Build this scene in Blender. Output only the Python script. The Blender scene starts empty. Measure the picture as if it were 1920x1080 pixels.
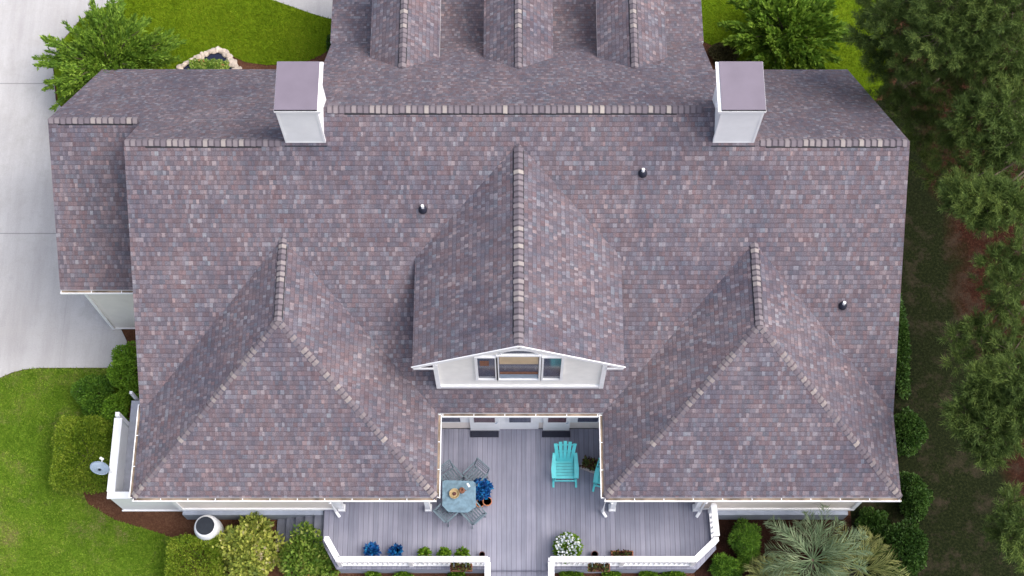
import bpy, bmesh, math, random
import numpy as np
from mathutils import Vector, Matrix
random.seed(7); rng = np.random.default_rng(7)
R = math.radians
sc = bpy.context.scene

# ---------------------------------------------------------------- camera, sky, sun, exposure
F = 2680.0; TH = math.atan(1020 / F); D0 = 44.0
CAM_Y, CAM_Z = -D0 * math.sin(TH), D0 * math.cos(TH)
cd = bpy.data.cameras.new('camera'); cam = bpy.data.objects.new('camera', cd); sc.collection.objects.link(cam)
cam.location = (0, CAM_Y, CAM_Z); cam.rotation_euler = (TH, 0, 0)
cd.sensor_width = 36; cd.lens = 36 * F / 1920; cd.shift_x = -8 / 1920; cd.clip_end = 2000
sc.camera = cam

SUN_EL, SUN_AZ = R(58), R(96)          # azimuth measured from +Y towards +X
w = bpy.data.worlds.new('World'); sc.world = w; w.use_nodes = True
wt = w.node_tree
sky = wt.nodes.new('ShaderNodeTexSky'); sky.sky_type = 'NISHITA'; sky.sun_disc = False
sky.sun_elevation = SUN_EL; sky.sun_rotation = SUN_AZ
sky.dust_density = 4.0; sky.air_density = 1.0; sky.ozone_density = 1.0
bg = wt.nodes['Background']; bg.inputs['Strength'].default_value = 0.15
cloud = wt.nodes.new('ShaderNodeHueSaturation'); cloud.inputs['Saturation'].default_value = 0.62   # thin cloud greys the blue
wt.links.new(sky.outputs[0], cloud.inputs['Color']); wt.links.new(cloud.outputs[0], bg.inputs[0])
sl = bpy.data.lights.new('sun', 'SUN'); sl.energy = 1.0; sl.angle = R(50); sl.color = (1.0, 0.94, 0.88)
so = bpy.data.objects.new('sun', sl); sc.collection.objects.link(so)
sdir = Vector((math.sin(SUN_AZ) * math.cos(SUN_EL), math.cos(SUN_AZ) * math.cos(SUN_EL), math.sin(SUN_EL)))
so.rotation_euler = sdir.to_track_quat('Z', 'Y').to_euler()
sc.view_settings.view_transform = 'Standard'; sc.view_settings.look = 'None'
sc.view_settings.gamma = 1.0; sc.view_settings.exposure = 0.98

# ---------------------------------------------------------------- helpers
def at(px, py, z):
    """ground position (at height z) seen at a photograph position"""
    s, c = math.sin(TH), math.cos(TH)
    a = (px - 968) / F; b = (540 - py) / F
    t = (z - CAM_Z) / (-c + b * s)
    return Vector((a * t, CAM_Y + (s + b * c) * t, z))

def tag(o, label=None, cat=None, group=None, kind=None):
    if label: o['label'] = label
    if cat: o['category'] = cat
    if group: o['group'] = group
    if kind: o['kind'] = kind
    return o

def empty(name, loc, label, cat, group=None, rz=0.0):
    o = bpy.data.objects.new(name, None); sc.collection.objects.link(o)
    o.empty_display_size = 0.2
    o.location = loc; o.rotation_euler = (0, 0, rz)
    return tag(o, label, cat, group)

def link(name, me, mats, parent=None):
    o = bpy.data.objects.new(name, me); sc.collection.objects.link(o)
    for m in (mats if isinstance(mats, (list, tuple)) else [mats]): me.materials.append(m)
    if parent is not None: o.parent = parent
    return o

def build(name, bm, mats, parent=None, smooth=False):
    me = bpy.data.meshes.new(name); bm.normal_update(); bm.to_mesh(me); bm.free()
    if smooth:
        for p in me.polygons: p.use_smooth = True
    return link(name, me, mats, parent)

def copy_tree(o, parent=None):
    c = o.copy(); sc.collection.objects.link(c); c.parent = parent
    for ch in list(o.children): copy_tree(ch, c)
    return c

NB = lambda: bmesh.new()
def box(bm, x0, x1, y0, y1, z0, z1, mi=0):
    vs = [bm.verts.new(p) for p in ((x0,y0,z0),(x1,y0,z0),(x1,y1,z0),(x0,y1,z0),(x0,y0,z1),(x1,y0,z1),(x1,y1,z1),(x0,y1,z1))]
    for f in ((0,3,2,1),(4,5,6,7),(0,1,5,4),(1,2,6,5),(2,3,7,6),(3,0,4,7)):
        fc = bm.faces.new([vs[i] for i in f]); fc.material_index = mi
    return vs

def bar(bm, a, b, wd, ht, up=(0,0,1), mi=0):
    """a box of section wd x ht along a-b"""
    a = Vector(a); b = Vector(b); d = (b - a).normalized(); up = Vector(up)
    s = d.cross(up)
    if s.length < 1e-4: s = d.cross(Vector((0,1,0)))
    s.normalize(); u = s.cross(d).normalized()
    vs = []
    for p in (a, b):
        for i, j in ((-1,-1),(1,-1),(1,1),(-1,1)):
            vs.append(bm.verts.new(p + s * (i * wd / 2) + u * (j * ht / 2)))
    for f in ((3,2,1,0),(4,5,6,7),(0,1,5,4),(1,2,6,5),(2,3,7,6),(3,0,4,7)):
        fc = bm.faces.new([vs[i] for i in f]); fc.material_index = mi

def tube(bm, pts, rads, n=8, cap=True):
    pts = [Vector(p) for p in pts]; rings = []
    for i, p in enumerate(pts):
        d = (pts[min(i+1, len(pts)-1)] - pts[max(i-1, 0)]).normalized()
        s = d.cross(Vector((0,0,1)))
        if s.length < 1e-3: s = d.cross(Vector((0,1,0)))
        s.normalize(); u = s.cross(d)
        r = rads[i] if isinstance(rads, (list, tuple)) else rads
        rings.append([bm.verts.new(p + (s * math.cos(2*math.pi*k/n) + u * math.sin(2*math.pi*k/n)) * r) for k in range(n)])
    for a, b in zip(rings, rings[1:]):
        for k in range(n): bm.faces.new((a[k], a[(k+1)%n], b[(k+1)%n], b[k]))
    if cap: bm.faces.new(rings[0][::-1]); bm.faces.new(rings[-1])

def lathe(bm, prof, n=24, c=(0,0,0), mi=0, close=True):
    rings = []
    for r, z in prof:
        rings.append([bm.verts.new((c[0]+r*math.cos(2*math.pi*k/n), c[1]+r*math.sin(2*math.pi*k/n), c[2]+z)) for k in range(n)])
    for a, b in zip(rings, rings[1:]):
        for k in range(n):
            f = bm.faces.new((a[k], a[(k+1)%n], b[(k+1)%n], b[k])); f.material_index = mi
    if close:
        f = bm.faces.new(rings[0][::-1]); f.material_index = mi
        f = bm.faces.new(rings[-1]); f.material_index = mi

def prism_x(bm, prof, x0, x1, mi=0):
    """profile of (y, z) points extruded along X"""
    a = [bm.verts.new((x0, y, z)) for y, z in prof]; b = [bm.verts.new((x1, y, z)) for y, z in prof]
    n = len(prof)
    for k in range(n):
        f = bm.faces.new((a[k], a[(k+1)%n], b[(k+1)%n], b[k])); f.material_index = mi
    bm.faces.new(a[::-1]).material_index = mi; bm.faces.new(b).material_index = mi
    bmesh.ops.recalc_face_normals(bm, faces=bm.faces)

# ---------------------------------------------------------------- materials
def mat(name):
    m = bpy.data.materials.new(name); m.use_nodes = True
    nt = m.node_tree; b = nt.nodes['Principled BSDF']
    return m, nt, b
def N(nt, t, **kw):
    n = nt.nodes.new(t)
    for k, v in kw.items():
        if k.startswith('i_'):
            k = k[2:]; k = int(k) if k.isdigit() else k.replace('_', ' ')
            n.inputs[k].default_value = v
        else: setattr(n, k, v)
    return n
def M(nt, op, a, b=None, c=None):
    n = nt.nodes.new('ShaderNodeMath'); n.operation = op
    for i, v in enumerate((a, b, c)):
        if v is None: continue
        if isinstance(v, (int, float)): n.inputs[i].default_value = v
        else: nt.links.new(v, n.inputs[i])
    return n.outputs[0]
def ramp(nt, fac, stops, interp='LINEAR'):
    r = nt.nodes.new('ShaderNodeValToRGB'); r.color_ramp.interpolation = interp
    e = r.color_ramp.elements
    while len(e) > 1: e.remove(e[-1])
    e[0].position = stops[0][0]; e[0].color = (*stops[0][1], 1)
    for p, c in stops[1:]:
        x = e.new(p); x.color = (*c, 1)
    nt.links.new(fac, r.inputs[0]); return r.outputs[0]
def mix(nt, fac, a, b, mode='MIX'):
    n = nt.nodes.new('ShaderNodeMix'); n.data_type = 'RGBA'; n.blend_type = mode
    for k, v in ((0, fac), (6, a), (7, b)):
        if isinstance(v, (int, float)): n.inputs[k].default_value = v
        elif isinstance(v, tuple): n.inputs[k].default_value = (*v, 1)
        else: nt.links.new(v, n.inputs[k])
    return n.outputs[2]
def noise(nt, vec, scale, detail=4, rough=0.55, out=0):
    n = N(nt, 'ShaderNodeTexNoise', i_Scale=scale, i_Detail=detail, i_Roughness=rough)
    if vec is not None: nt.links.new(vec, n.inputs['Vector'])
    return n.outputs[out]
def pos(nt): return nt.nodes.new('ShaderNodeNewGeometry').outputs['Position']
def objc(nt): return nt.nodes.new('ShaderNodeTexCoord').outputs['Object']
def bump(nt, b, h, strength=0.4, dist=0.02):
    n = N(nt, 'ShaderNodeBump', i_Strength=strength, i_Distance=dist)
    nt.links.new(h, n.inputs['Height']); nt.links.new(n.outputs[0], b.inputs['Normal'])

def simple(name, col, rough=0.6, var=0.12, scale=6.0, metal=0.0, bmp=0.0):
    m, nt, b = mat(name)
    f = noise(nt, objc(nt), scale)
    lo = tuple(max(0, c * (1 - var)) for c in col); hi = tuple(min(1, c * (1 + var)) for c in col)
    nt.links.new(ramp(nt, f, [(0.3, lo), (0.7, hi)]), b.inputs['Base Color'])
    b.inputs['Roughness'].default_value = rough; b.inputs['Metallic'].default_value = metal
    if bmp: bump(nt, b, noise(nt, objc(nt), scale * 8), bmp, 0.01)
    return m

def shingle_mat():
    m, nt, b = mat('asphalt_shingle')
    uv = N(nt, 'ShaderNodeUVMap', uv_map='UVMap').outputs[0]
    sp = nt.nodes.new('ShaderNodeSeparateXYZ'); nt.links.new(uv, sp.inputs[0])
    v = M(nt, 'DIVIDE', sp.outputs[1], 0.130); row = M(nt, 'FLOOR', v); fv = M(nt, 'FRACT', v)
    wn = N(nt, 'ShaderNodeTexWhiteNoise', noise_dimensions='1D'); nt.links.new(row, wn.inputs['W'])
    u0 = M(nt, 'ADD', sp.outputs[0], M(nt, 'MULTIPLY', wn.outputs[0], 7.3))
    cmb = nt.nodes.new('ShaderNodeCombineXYZ'); nt.links.new(u0, cmb.inputs[0]); nt.links.new(row, cmb.inputs[1])
    wob = noise(nt, cmb.outputs[0], 2.6, 1)
    u = M(nt, 'DIVIDE', M(nt, 'ADD', u0, M(nt, 'MULTIPLY', wob, 0.25)), 0.088)
    col = M(nt, 'FLOOR', u); fu = M(nt, 'FRACT', u)
    c2 = nt.nodes.new('ShaderNodeCombineXYZ'); nt.links.new(col, c2.inputs[0]); nt.links.new(row, c2.inputs[1])
    rn = N(nt, 'ShaderNodeTexWhiteNoise', noise_dimensions='2D'); nt.links.new(c2.outputs[0], rn.inputs['Vector'])
    rs = nt.nodes.new('ShaderNodeSeparateColor'); nt.links.new(rn.outputs[1], rs.inputs[0])
    # hue wanders over runs of tabs: brown mauve against slate mauve
    cell = N(nt, 'ShaderNodeMapping'); cell.inputs['Scale'].default_value = (0.34, 0.8, 1); nt.links.new(c2.outputs[0], cell.inputs[0])
    patch = noise(nt, cell.outputs[0], 1.0, 3, 0.6)
    hue = M(nt, 'ADD', M(nt, 'MULTIPLY', patch, 0.8), M(nt, 'MULTIPLY', rs.outputs[0], 0.25))
    c = ramp(nt, hue, [(0.32,(0.136,0.138,0.172)),(0.47,(0.150,0.134,0.166)),(0.58,(0.164,0.133,0.155)),(0.72,(0.170,0.122,0.138))])
    lum = ramp(nt, rs.outputs[1], [(0.0,(0.78,0.78,0.79)),(0.3,(0.94,0.94,0.94)),(0.62,(1.04,1.04,1.04)),(0.8,(1.14,1.16,1.15)),(0.93,(1.34,1.40,1.36)),(1.0,(1.7,1.78,1.66))])
    c = mix(nt, 1.0, c, lum, 'MULTIPLY')
    edge = M(nt, 'LESS_THAN', fv, 0.17)  # lap shadow painted as a dark band along each course
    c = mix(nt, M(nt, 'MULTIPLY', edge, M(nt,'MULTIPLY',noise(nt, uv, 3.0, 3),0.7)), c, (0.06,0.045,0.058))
    sid = M(nt, 'LESS_THAN', fu, 0.14)
    c = mix(nt, M(nt, 'MULTIPLY', sid, 0.16), c, (0.06,0.045,0.058))
    gr = noise(nt, uv, 34, 4, 0.75); c = mix(nt, 0.85, c, ramp(nt, gr, [(0.3,(0.3,0.3,0.3)),(0.7,(0.78,0.78,0.78))]), 'OVERLAY')
    mp = N(nt, 'ShaderNodeMapping'); mp.inputs['Scale'].default_value = (1.6, 0.22, 1); nt.links.new(uv, mp.inputs[0])
    big = M(nt, 'ADD', M(nt,'MULTIPLY',noise(nt, pos(nt), 0.45, 4),0.6), M(nt,'MULTIPLY',noise(nt, mp.outputs[0], 1.0, 4),0.4))
    c = mix(nt, 1.0, c, ramp(nt, big, [(0.36,(0.64,0.65,0.68)),(0.50,(0.79,0.785,0.77)),(0.64,(0.96,0.915,0.855))]), 'MULTIPLY')
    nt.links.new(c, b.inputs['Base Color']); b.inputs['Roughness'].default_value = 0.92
    b.inputs['Specular IOR Level'].default_value = 0.2
    h = M(nt, 'ADD', M(nt, 'MULTIPLY', M(nt, 'SUBTRACT', 1.0, fv), 0.9), M(nt, 'MULTIPLY', rs.outputs[2], 0.5))
    h = M(nt, 'ADD', h, M(nt, 'MULTIPLY', gr, 0.3))
    bump(nt, b, h, 0.7, 0.012)
    return m

def island_mat(name, stops, rough=0.85, trans=0.0, varscale=None, spec=0.2, dry=None):
    m, nt, b = mat(name)
    g = nt.nodes.new('ShaderNodeNewGeometry')
    f = g.outputs['Random Per Island']
    if varscale:
        n = noise(nt, g.outputs['Position'], varscale, 2)
        f = M(nt, 'ADD', M(nt, 'MULTIPLY', f, 0.55), M(nt, 'MULTIPLY', M(nt, 'SUBTRACT', n, 0.25), 0.9))
    c = ramp(nt, f, stops)
    if dry:
        dm = ramp(nt, noise(nt, g.outputs['Position'], 0.7, 7, 0.72), [(0.54,(0,0,0)),(0.68,(0.75,0.75,0.75))])
        c = mix(nt, dm, c, dry)
    nt.links.new(c, b.inputs['Base Color']); b.inputs['Roughness'].default_value = rough
    b.inputs['Specular IOR Level'].default_value = spec
    if trans:
        t = nt.nodes.new('ShaderNodeBsdfTranslucent'); nt.links.new(c, t.inputs[0])
        ms = N(nt, 'ShaderNodeMixShader', i_Fac=trans)
        nt.links.new(b.outputs[0], ms.inputs[1]); nt.links.new(t.outputs[0], ms.inputs[2])
        nt.links.new(ms.outputs[0], nt.nodes['Material Output'].inputs[0])
    return m

def siding_mat(name, col, step=0.11, strength=0.5):
    m, nt, b = mat(name)
    sp = nt.nodes.new('ShaderNodeSeparateXYZ'); nt.links.new(pos(nt), sp.inputs[0])
    fz = M(nt, 'FRACT', M(nt, 'DIVIDE', sp.outputs[2], step))
    f = noise(nt, pos(nt), 3)
    nt.links.new(ramp(nt, f, [(0.3, tuple(c*0.93 for c in col)), (0.7, col)]), b.inputs['Base Color'])
    b.inputs['Roughness'].default_value = 0.6
    bump(nt, b, M(nt, 'SUBTRACT', 1.0, fz), strength, 0.012)
    return m

def deck_mat():
    m, nt, b = mat('deck_boards')
    sp = nt.nodes.new('ShaderNodeSeparateXYZ'); nt.links.new(pos(nt), sp.inputs[0])
    u = M(nt, 'DIVIDE', sp.outputs[0], 0.143); bi = M(nt, 'FLOOR', u); fu = M(nt, 'FRACT', u)
    wn = N(nt, 'ShaderNodeTexWhiteNoise', noise_dimensions='1D'); nt.links.new(bi, wn.inputs['W'])
    c = ramp(nt, wn.outputs[0], [(0.0,(0.205,0.212,0.27)), (0.5,(0.235,0.24,0.305)), (1.0,(0.275,0.278,0.345))])
    mp = N(nt, 'ShaderNodeMapping'); mp.inputs['Scale'].default_value = (30, 1.2, 1); nt.links.new(pos(nt), mp.inputs[0])
    g = noise(nt, mp.outputs[0], 1.0, 6)
    c = mix(nt, 0.8, c, ramp(nt, g, [(0.3,(0.82,0.81,0.82)),(0.7,(1.12,1.12,1.12))]), 'MULTIPLY')
    bgn = noise(nt, pos(nt), 0.8, 3)
    c = mix(nt, 0.9, c, ramp(nt, bgn, [(0.3,(0.76,0.76,0.79)),(0.7,(1.10,1.09,1.07))]), 'MULTIPLY')
    e = M(nt, 'MINIMUM', fu, M(nt, 'SUBTRACT', 1.0, fu)); gap = M(nt, 'LESS_THAN', e, 0.035)
    c = mix(nt, M(nt,'MULTIPLY',gap,0.75), c, (0.075,0.075,0.11))
    nt.links.new(c, b.inputs['Base Color']); b.inputs['Roughness'].default_value = 0.7
    h = M(nt, 'ADD', M(nt, 'MULTIPLY', M(nt, 'SMOOTH_MIN', M(nt,'MULTIPLY',e,8.0), 1.0, 0.3), 1.0), M(nt, 'MULTIPLY', g, 0.25))
    bump(nt, b, h, 0.5, 0.01)
    return m

def lawn_mat(name, stops, dry=None, dryat=(0.55, 0.7), blade=26, patch=1.1):
    m, nt, b = mat(name)
    p = pos(nt)
    f = M(nt, 'ADD', M(nt, 'MULTIPLY', noise(nt, p, blade, 5, 0.7), 0.65), M(nt, 'MULTIPLY', noise(nt, p, patch, 5, 0.6), 0.45))
    f = M(nt, 'SUBTRACT', f, 0.05)
    c = ramp(nt, f, stops)
    if dry:
        d = ramp(nt, noise(nt, p, 0.9, 6, 0.7), [(dryat[0], (0,0,0)), (dryat[1], (0.75,0.75,0.75))])
        c = mix(nt, d, c, dry)
    nt.links.new(c, b.inputs['Base Color']); b.inputs['Roughness'].default_value = 0.95
    b.inputs['Specular IOR Level'].default_value = 0.1
    bump(nt, b, M(nt, 'ADD', noise(nt, p, blade*1.6, 4, 0.7), M(nt,'MULTIPLY', noise(nt,p,6,3),1.0)), 0.9, 0.05)
    return m

SH = shingle_mat()
WHITE = simple('white_paint', (0.88,0.88,0.89), 0.45, 0.05, 3)
WSIDE = siding_mat('white_siding', (0.87,0.87,0.88), 0.13, 0.25)
CREAM = siding_mat('cream_siding', (0.84,0.75,0.68), 0.12, 0.45)
TAN = siding_mat('pale_siding', (0.84,0.80,0.76), 0.13, 0.3)
GABLEW = simple('gable_stucco', (0.87,0.85,0.81), 0.7, 0.05, 3, bmp=0.1)
FOUND = simple('grey_foundation', (0.30,0.33,0.40), 0.8, 0.12, 3)
CAPM = island_mat('ridge_cap_shingle', [(0.0,(0.14,0.12,0.14)),(0.45,(0.18,0.155,0.172)),(0.8,(0.235,0.205,0.212)),(1.0,(0.37,0.33,0.30))], 0.92)
HIPM = island_mat('hip_cap_shingle', [(0.0,(0.13,0.11,0.13)),(0.5,(0.17,0.145,0.158)),(0.85,(0.225,0.195,0.195)),(1.0,(0.33,0.29,0.27))], 0.92)
HIPD = simple('hip_underlap', (0.095,0.08,0.095), 0.95, 0.25, 5)
CAPD = simple('cap_shingle_underlap', (0.105,0.087,0.103), 0.95, 0.2, 5)
BLACK = simple('vent_and_shadow_black', (0.012,0.012,0.016), 0.6, 0.2)
METALCAP = simple('chimney_cap_metal', (0.17,0.142,0.18), 0.6, 0.10, 1.2)
DECK = deck_mat()
DECKG = simple('deck_grey', (0.40,0.41,0.47), 0.7, 0.12, 5)
STEPM = simple('step_grey', (0.13,0.14,0.18), 0.7, 0.15, 5)
DEBRIS = simple('gutter_debris', (0.20,0.15,0.11), 0.95, 0.6, 3.0, bmp=0.5)
TEAL = simple('turquoise_paint', (0.13,0.66,0.68), 0.4, 0.1, 5)
SLATE = simple('slate_metal', (0.10,0.145,0.175), 0.5, 0.2, 5)
TABLE = simple('pale_blue_table', (0.125,0.21,0.27), 0.6, 0.3, 7)
TERRA = simple('terracotta', (0.42,0.16,0.075), 0.8, 0.15, 8)
DARKPOT = simple('dark_red_pot', (0.10,0.03,0.028), 0.5, 0.2, 8)
BLUEPOT = simple('cobalt_glaze', (0.006,0.06,0.24), 0.2, 0.35, 10)
SOIL = simple('potting_soil', (0.03,0.02,0.014), 0.95, 0.3, 20, bmp=0.5)
LID = simple('black_lid', (0.018,0.023,0.033), 0.9, 0.15, 8)
BARREL = simple('white_plastic', (0.70,0.71,0.74), 0.4, 0.06, 4)
DISH = simple('dish_grey', (0.24,0.31,0.40), 0.4, 0.1, 4)
TROUGH = simple('weathered_wood', (0.42,0.36,0.34), 0.8, 0.2, 9)
COCO = simple('coco_liner', (0.20,0.085,0.05), 0.95, 0.35, 14, bmp=0.5)
ROCK = simple('pale_stone', (0.50,0.42,0.35), 0.85, 0.25, 5, bmp=0.3)
RUBBER = simple('black_rubber', (0.012,0.014,0.03), 0.8, 0.2, 10)
BARK = simple('bark', (0.085,0.06,0.045), 0.95, 0.35, 6, bmp=0.6)
OCHRE = simple('ochre_ceramic', (0.36,0.27,0.14), 0.4, 0.15, 8)
MAROON = simple('door_glass_reflection', (0.10,0.045,0.055), 0.15, 0.2, 3)  # reddish reflection painted into the glass colour
BLIND = simple('tan_blind', (0.55,0.42,0.27), 0.7, 0.1, 3)
def glass():
    m, nt, b = mat('window_glass')
    b.inputs['Base Color'].default_value = (0.02,0.025,0.04,1); b.inputs['Roughness'].default_value = 0.05
    t = nt.nodes.new('ShaderNodeBsdfTransparent'); ms = N(nt, 'ShaderNodeMixShader', i_Fac=0.55)
    nt.links.new(b.outputs[0], ms.inputs[1]); nt.links.new(t.outputs[0], ms.inputs[2])
    nt.links.new(ms.outputs[0], nt.nodes['Material Output'].inputs[0])
    return m
GLASS = glass()
DGLASS = simple('dark_glass', (0.05,0.06,0.10), 0.1, 0.2, 2)

def concrete():
    m, nt, b = mat('driveway_concrete')
    p = pos(nt)
    c = ramp(nt, noise(nt, p, 0.35, 7, 0.62), [(0.3,(0.34,0.33,0.33)),(0.5,(0.435,0.425,0.425)),(0.7,(0.52,0.51,0.505))])
    c = mix(nt, 0.5, c, ramp(nt, noise(nt, p, 30, 4), [(0.3,(0.42,0.42,0.42)),(0.7,(0.58,0.58,0.58))]), 'OVERLAY')
    mp = N(nt, 'ShaderNodeMapping'); mp.inputs['Scale'].default_value = (2.2, 0.25, 1); nt.links.new(p, mp.inputs[0])
    c = mix(nt, 0.35, c, ramp(nt, noise(nt, mp.outputs[0], 1.0, 5, 0.7), [(0.35,(0.6,0.57,0.57)),(0.6,(1,1,1))]), 'MULTIPLY')
    st_ = ramp(nt, noise(nt, p, 1.4, 6, 0.75), [(0.46,(0,0,0)),(0.68,(0.6,0.6,0.6))]); c = mix(nt, st_, c, (0.31,0.295,0.285))
    # control joints every few metres
    sp = nt.nodes.new('ShaderNodeSeparateXYZ'); nt.links.new(p, sp.inputs[0])
    jy = M(nt, 'ABSOLUTE', M(nt, 'SUBTRACT', M(nt, 'FRACT', M(nt, 'DIVIDE', M(nt,'ADD',sp.outputs[1],0.55), 5.4)), 0.5))
    jx = M(nt, 'ABSOLUTE', M(nt, 'ADD', sp.outputs[0], 14.05))
    j = M(nt, 'MAXIMUM', M(nt, 'LESS_THAN', jy, 0.0036), M(nt, 'MULTIPLY', M(nt, 'LESS_THAN', jx, 0.012), 0.25))
    c = mix(nt, M(nt,'MULTIPLY',j,0.6), c, (0.16,0.155,0.16))
    nt.links.new(c, b.inputs['Base Color']); b.inputs['Roughness'].default_value = 0.85
    bump(nt, b, noise(nt, p, 60, 3), 0.2, 0.005)
    return m
CONC = concrete()
LAWN_L = lawn_mat('lawn_grass', [(0.3,(0.06,0.125,0.010)),(0.5,(0.115,0.21,0.016)),(0.72,(0.20,0.28,0.035))], dry=(0.22,0.18,0.08), dryat=(0.54,0.68))
LAWN_T = lawn_mat('front_lawn_grass', [(0.3,(0.07,0.13,0.004)),(0.5,(0.125,0.205,0.006)),(0.72,(0.19,0.26,0.012))])
MULCH = lawn_mat('bark_mulch', [(0.25,(0.045,0.02,0.012)),(0.5,(0.115,0.052,0.030)),(0.75,(0.22,0.12,0.075))], blade=22)
SHADE_MULCH = lawn_mat('shade_toned_mulch', [(0.25,(0.012,0.005,0.004)),(0.5,(0.035,0.015,0.010)),(0.75,(0.08,0.04,0.028))], blade=22)  # mulch again, darkened in colour for the shade below the right wing
def forest():
    m, nt, b = mat('shade_darkened_ground')
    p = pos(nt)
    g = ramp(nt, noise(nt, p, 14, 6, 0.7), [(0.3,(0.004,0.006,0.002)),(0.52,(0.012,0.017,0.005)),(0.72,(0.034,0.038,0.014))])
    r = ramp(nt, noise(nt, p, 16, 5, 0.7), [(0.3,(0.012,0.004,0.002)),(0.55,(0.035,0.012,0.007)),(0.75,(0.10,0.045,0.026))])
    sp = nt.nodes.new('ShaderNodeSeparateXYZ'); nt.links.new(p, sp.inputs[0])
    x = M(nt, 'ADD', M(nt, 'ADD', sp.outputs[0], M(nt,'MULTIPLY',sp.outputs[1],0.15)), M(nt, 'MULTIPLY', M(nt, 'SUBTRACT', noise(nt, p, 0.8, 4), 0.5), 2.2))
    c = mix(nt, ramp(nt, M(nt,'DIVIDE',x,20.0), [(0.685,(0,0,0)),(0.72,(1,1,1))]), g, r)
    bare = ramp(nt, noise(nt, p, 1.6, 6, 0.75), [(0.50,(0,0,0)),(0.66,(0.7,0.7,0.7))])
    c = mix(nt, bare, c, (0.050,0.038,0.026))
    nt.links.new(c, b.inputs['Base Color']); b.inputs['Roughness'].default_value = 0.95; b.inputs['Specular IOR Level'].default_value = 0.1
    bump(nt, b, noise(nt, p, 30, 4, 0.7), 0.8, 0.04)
    return m
FOREST = forest()

# ---------------------------------------------------------------- ground
G = -0.8
def flat(name, pts, z, m, thick=0.0, kind='structure'):
    bm = NB()
    top = [bm.verts.new((x, y, z)) for x, y in pts]
    f = bm.faces.new(top)
    if f.normal.z < 0 or True:
        bm.normal_update()
        if f.normal.z < 0: f.normal_flip()
    if thick:
        lo = [bm.verts.new((x, y, z - thick)) for x, y in pts]; n = len(pts)
        for k in range(n): bm.faces.new((top[k], top[(k+1)%n], lo[(k+1)%n], lo[k]))
    bmesh.ops.triangulate(bm, faces=[f])
    o = build(name, bm, m); o['kind'] = kind; return o
def smooth_poly(pts, n=6, closed=True):
    out = []; L = len(pts)
    for i in range(L):
        p0, p1, p2, p3 = (Vector(pts[(i+k) % L]) for k in (-1,0,1,2))
        for t in np.linspace(0, 1, n, endpoint=False):
            out.append(0.5*((2*p1)+(-p0+p2)*t+(2*p0-5*p1+4*p2-p3)*t*t+(-p0+3*p1-3*p2+p3)*t*t*t))
    return [(v.x, v.y) for v in out]
def gp(*pp): return [tuple(at(x, y, G)[:2]) for x, y in pp]

flat('ground', [(-600,-600),(600,-600),(600,600),(-600,600)], G, MULCH)
# ground on the right, the pines' shade put into its dark colour
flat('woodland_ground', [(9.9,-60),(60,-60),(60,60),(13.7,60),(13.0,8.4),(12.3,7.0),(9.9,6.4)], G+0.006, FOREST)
flat('shade_toned_mulch_sheet', [(5.2,-6.9),(12.2,-6.9),(12.2,-11),(5.2,-11)], G+0.004, SHADE_MULCH)
# left lawn
lawn = gp((-60,728),(0,710),(22,700),(45,694),(75,691)) + gp((235,691),(238,800),(205,900),(150,912),(165,945),(215,975),(300,1000),(330,1012),(322,1060),(325,1140)) + [(-9.8,-30),(-40,-30),(-40,-3.2)]
flat('lawn', lawn, G+0.010, LAWN_L)
# concrete driveway, left
dv = [(-60,40)] + gp((330,-300),(262,-30),(232,0),(190,16),(150,38),(118,75),(100,130),(105,190)) + gp((150,240)) + [(-12.3,3.0),(-12.3,-1.0)] + gp((238,640),(238,690),(75,690),(45,693),(22,699),(0,709),(-60,727)) + [(-60,-4.0)]
flat('driveway', dv, G+0.03, CONC, 0.03)
# front lawn (top) and walkway
fl = gp((330,-300),(262,-30),(233,0),(191,16),(151,38),(119,75),(101,130),(110,200),(300,160),(338,124),(365,106),(395,92),(412,91),(430,103),(462,117),(500,122),(540,121),(580,113),(608,100),(625,82),(640,60),(700,-40),(700,-300))
flat('front_lawn', fl, G+0.010, LAWN_T)
wk = gp((480,-14),(510,0),(545,12),(585,26),(612,34),(650,42),(760,44),(760,-300),(420,-300))
flat('walkway', wk, G+0.025, CONC, 0.02)
fr = gp((1290,-300),(1290,60),(1318,78),(1345,90),(1380,120),(1400,130),(1470,150),(1590,165),(1640,190),(1665,150),(1660,60),(1690,-60),(1720,-300))
flat('side_lawn', fr, G+0.014, LAWN_T)

# ---------------------------------------------------------------- house geometry
T = 0.13
def slab(bm, uvl, pts, drop=T):
    """roof plane with real thickness; UV in metres: u along the eave, v up the slope"""
    P = [Vector(p) for p in pts]
    n = Vector((0,0,0))
    for i in range(len(P)): n += (P[i]-P[0]).cross(P[(i+1) % len(P)]-P[0])
    n.normalize()
    if n.z < 0: n = -n; P = P[::-1]
    g = Vector((-n.x, -n.y, 0)); g.normalize()
    u = Vector((-g.y, g.x, 0)); v = n.cross(u)
    if v.z < 0: v = -v
    top = [bm.verts.new(p) for p in P]; lo = [bm.verts.new(p - Vector((0,0,drop))) for p in P]
    f = bm.faces.new(top); f.material_index = 0
    for lp, p in zip(f.loops, P): lp[uvl].uv = (p.dot(u) + 50, p.dot(v) + 50)
    k = len(P)
    for i in range(k):
        s = bm.faces.new((top[i], lo[i], lo[(i+1)%k], top[(i+1)%k])); s.material_index = 1
    s = bm.faces.new(lo[::-1]); s.material_index = 1

def roof(name, planes, parent, label=None):
    bm = NB(); uvl = bm.loops.layers.uv.new('UVMap')
    for p in planes: slab(bm, uvl, p)
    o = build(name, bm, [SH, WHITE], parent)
    if label: o['label'] = label
    return o

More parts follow.
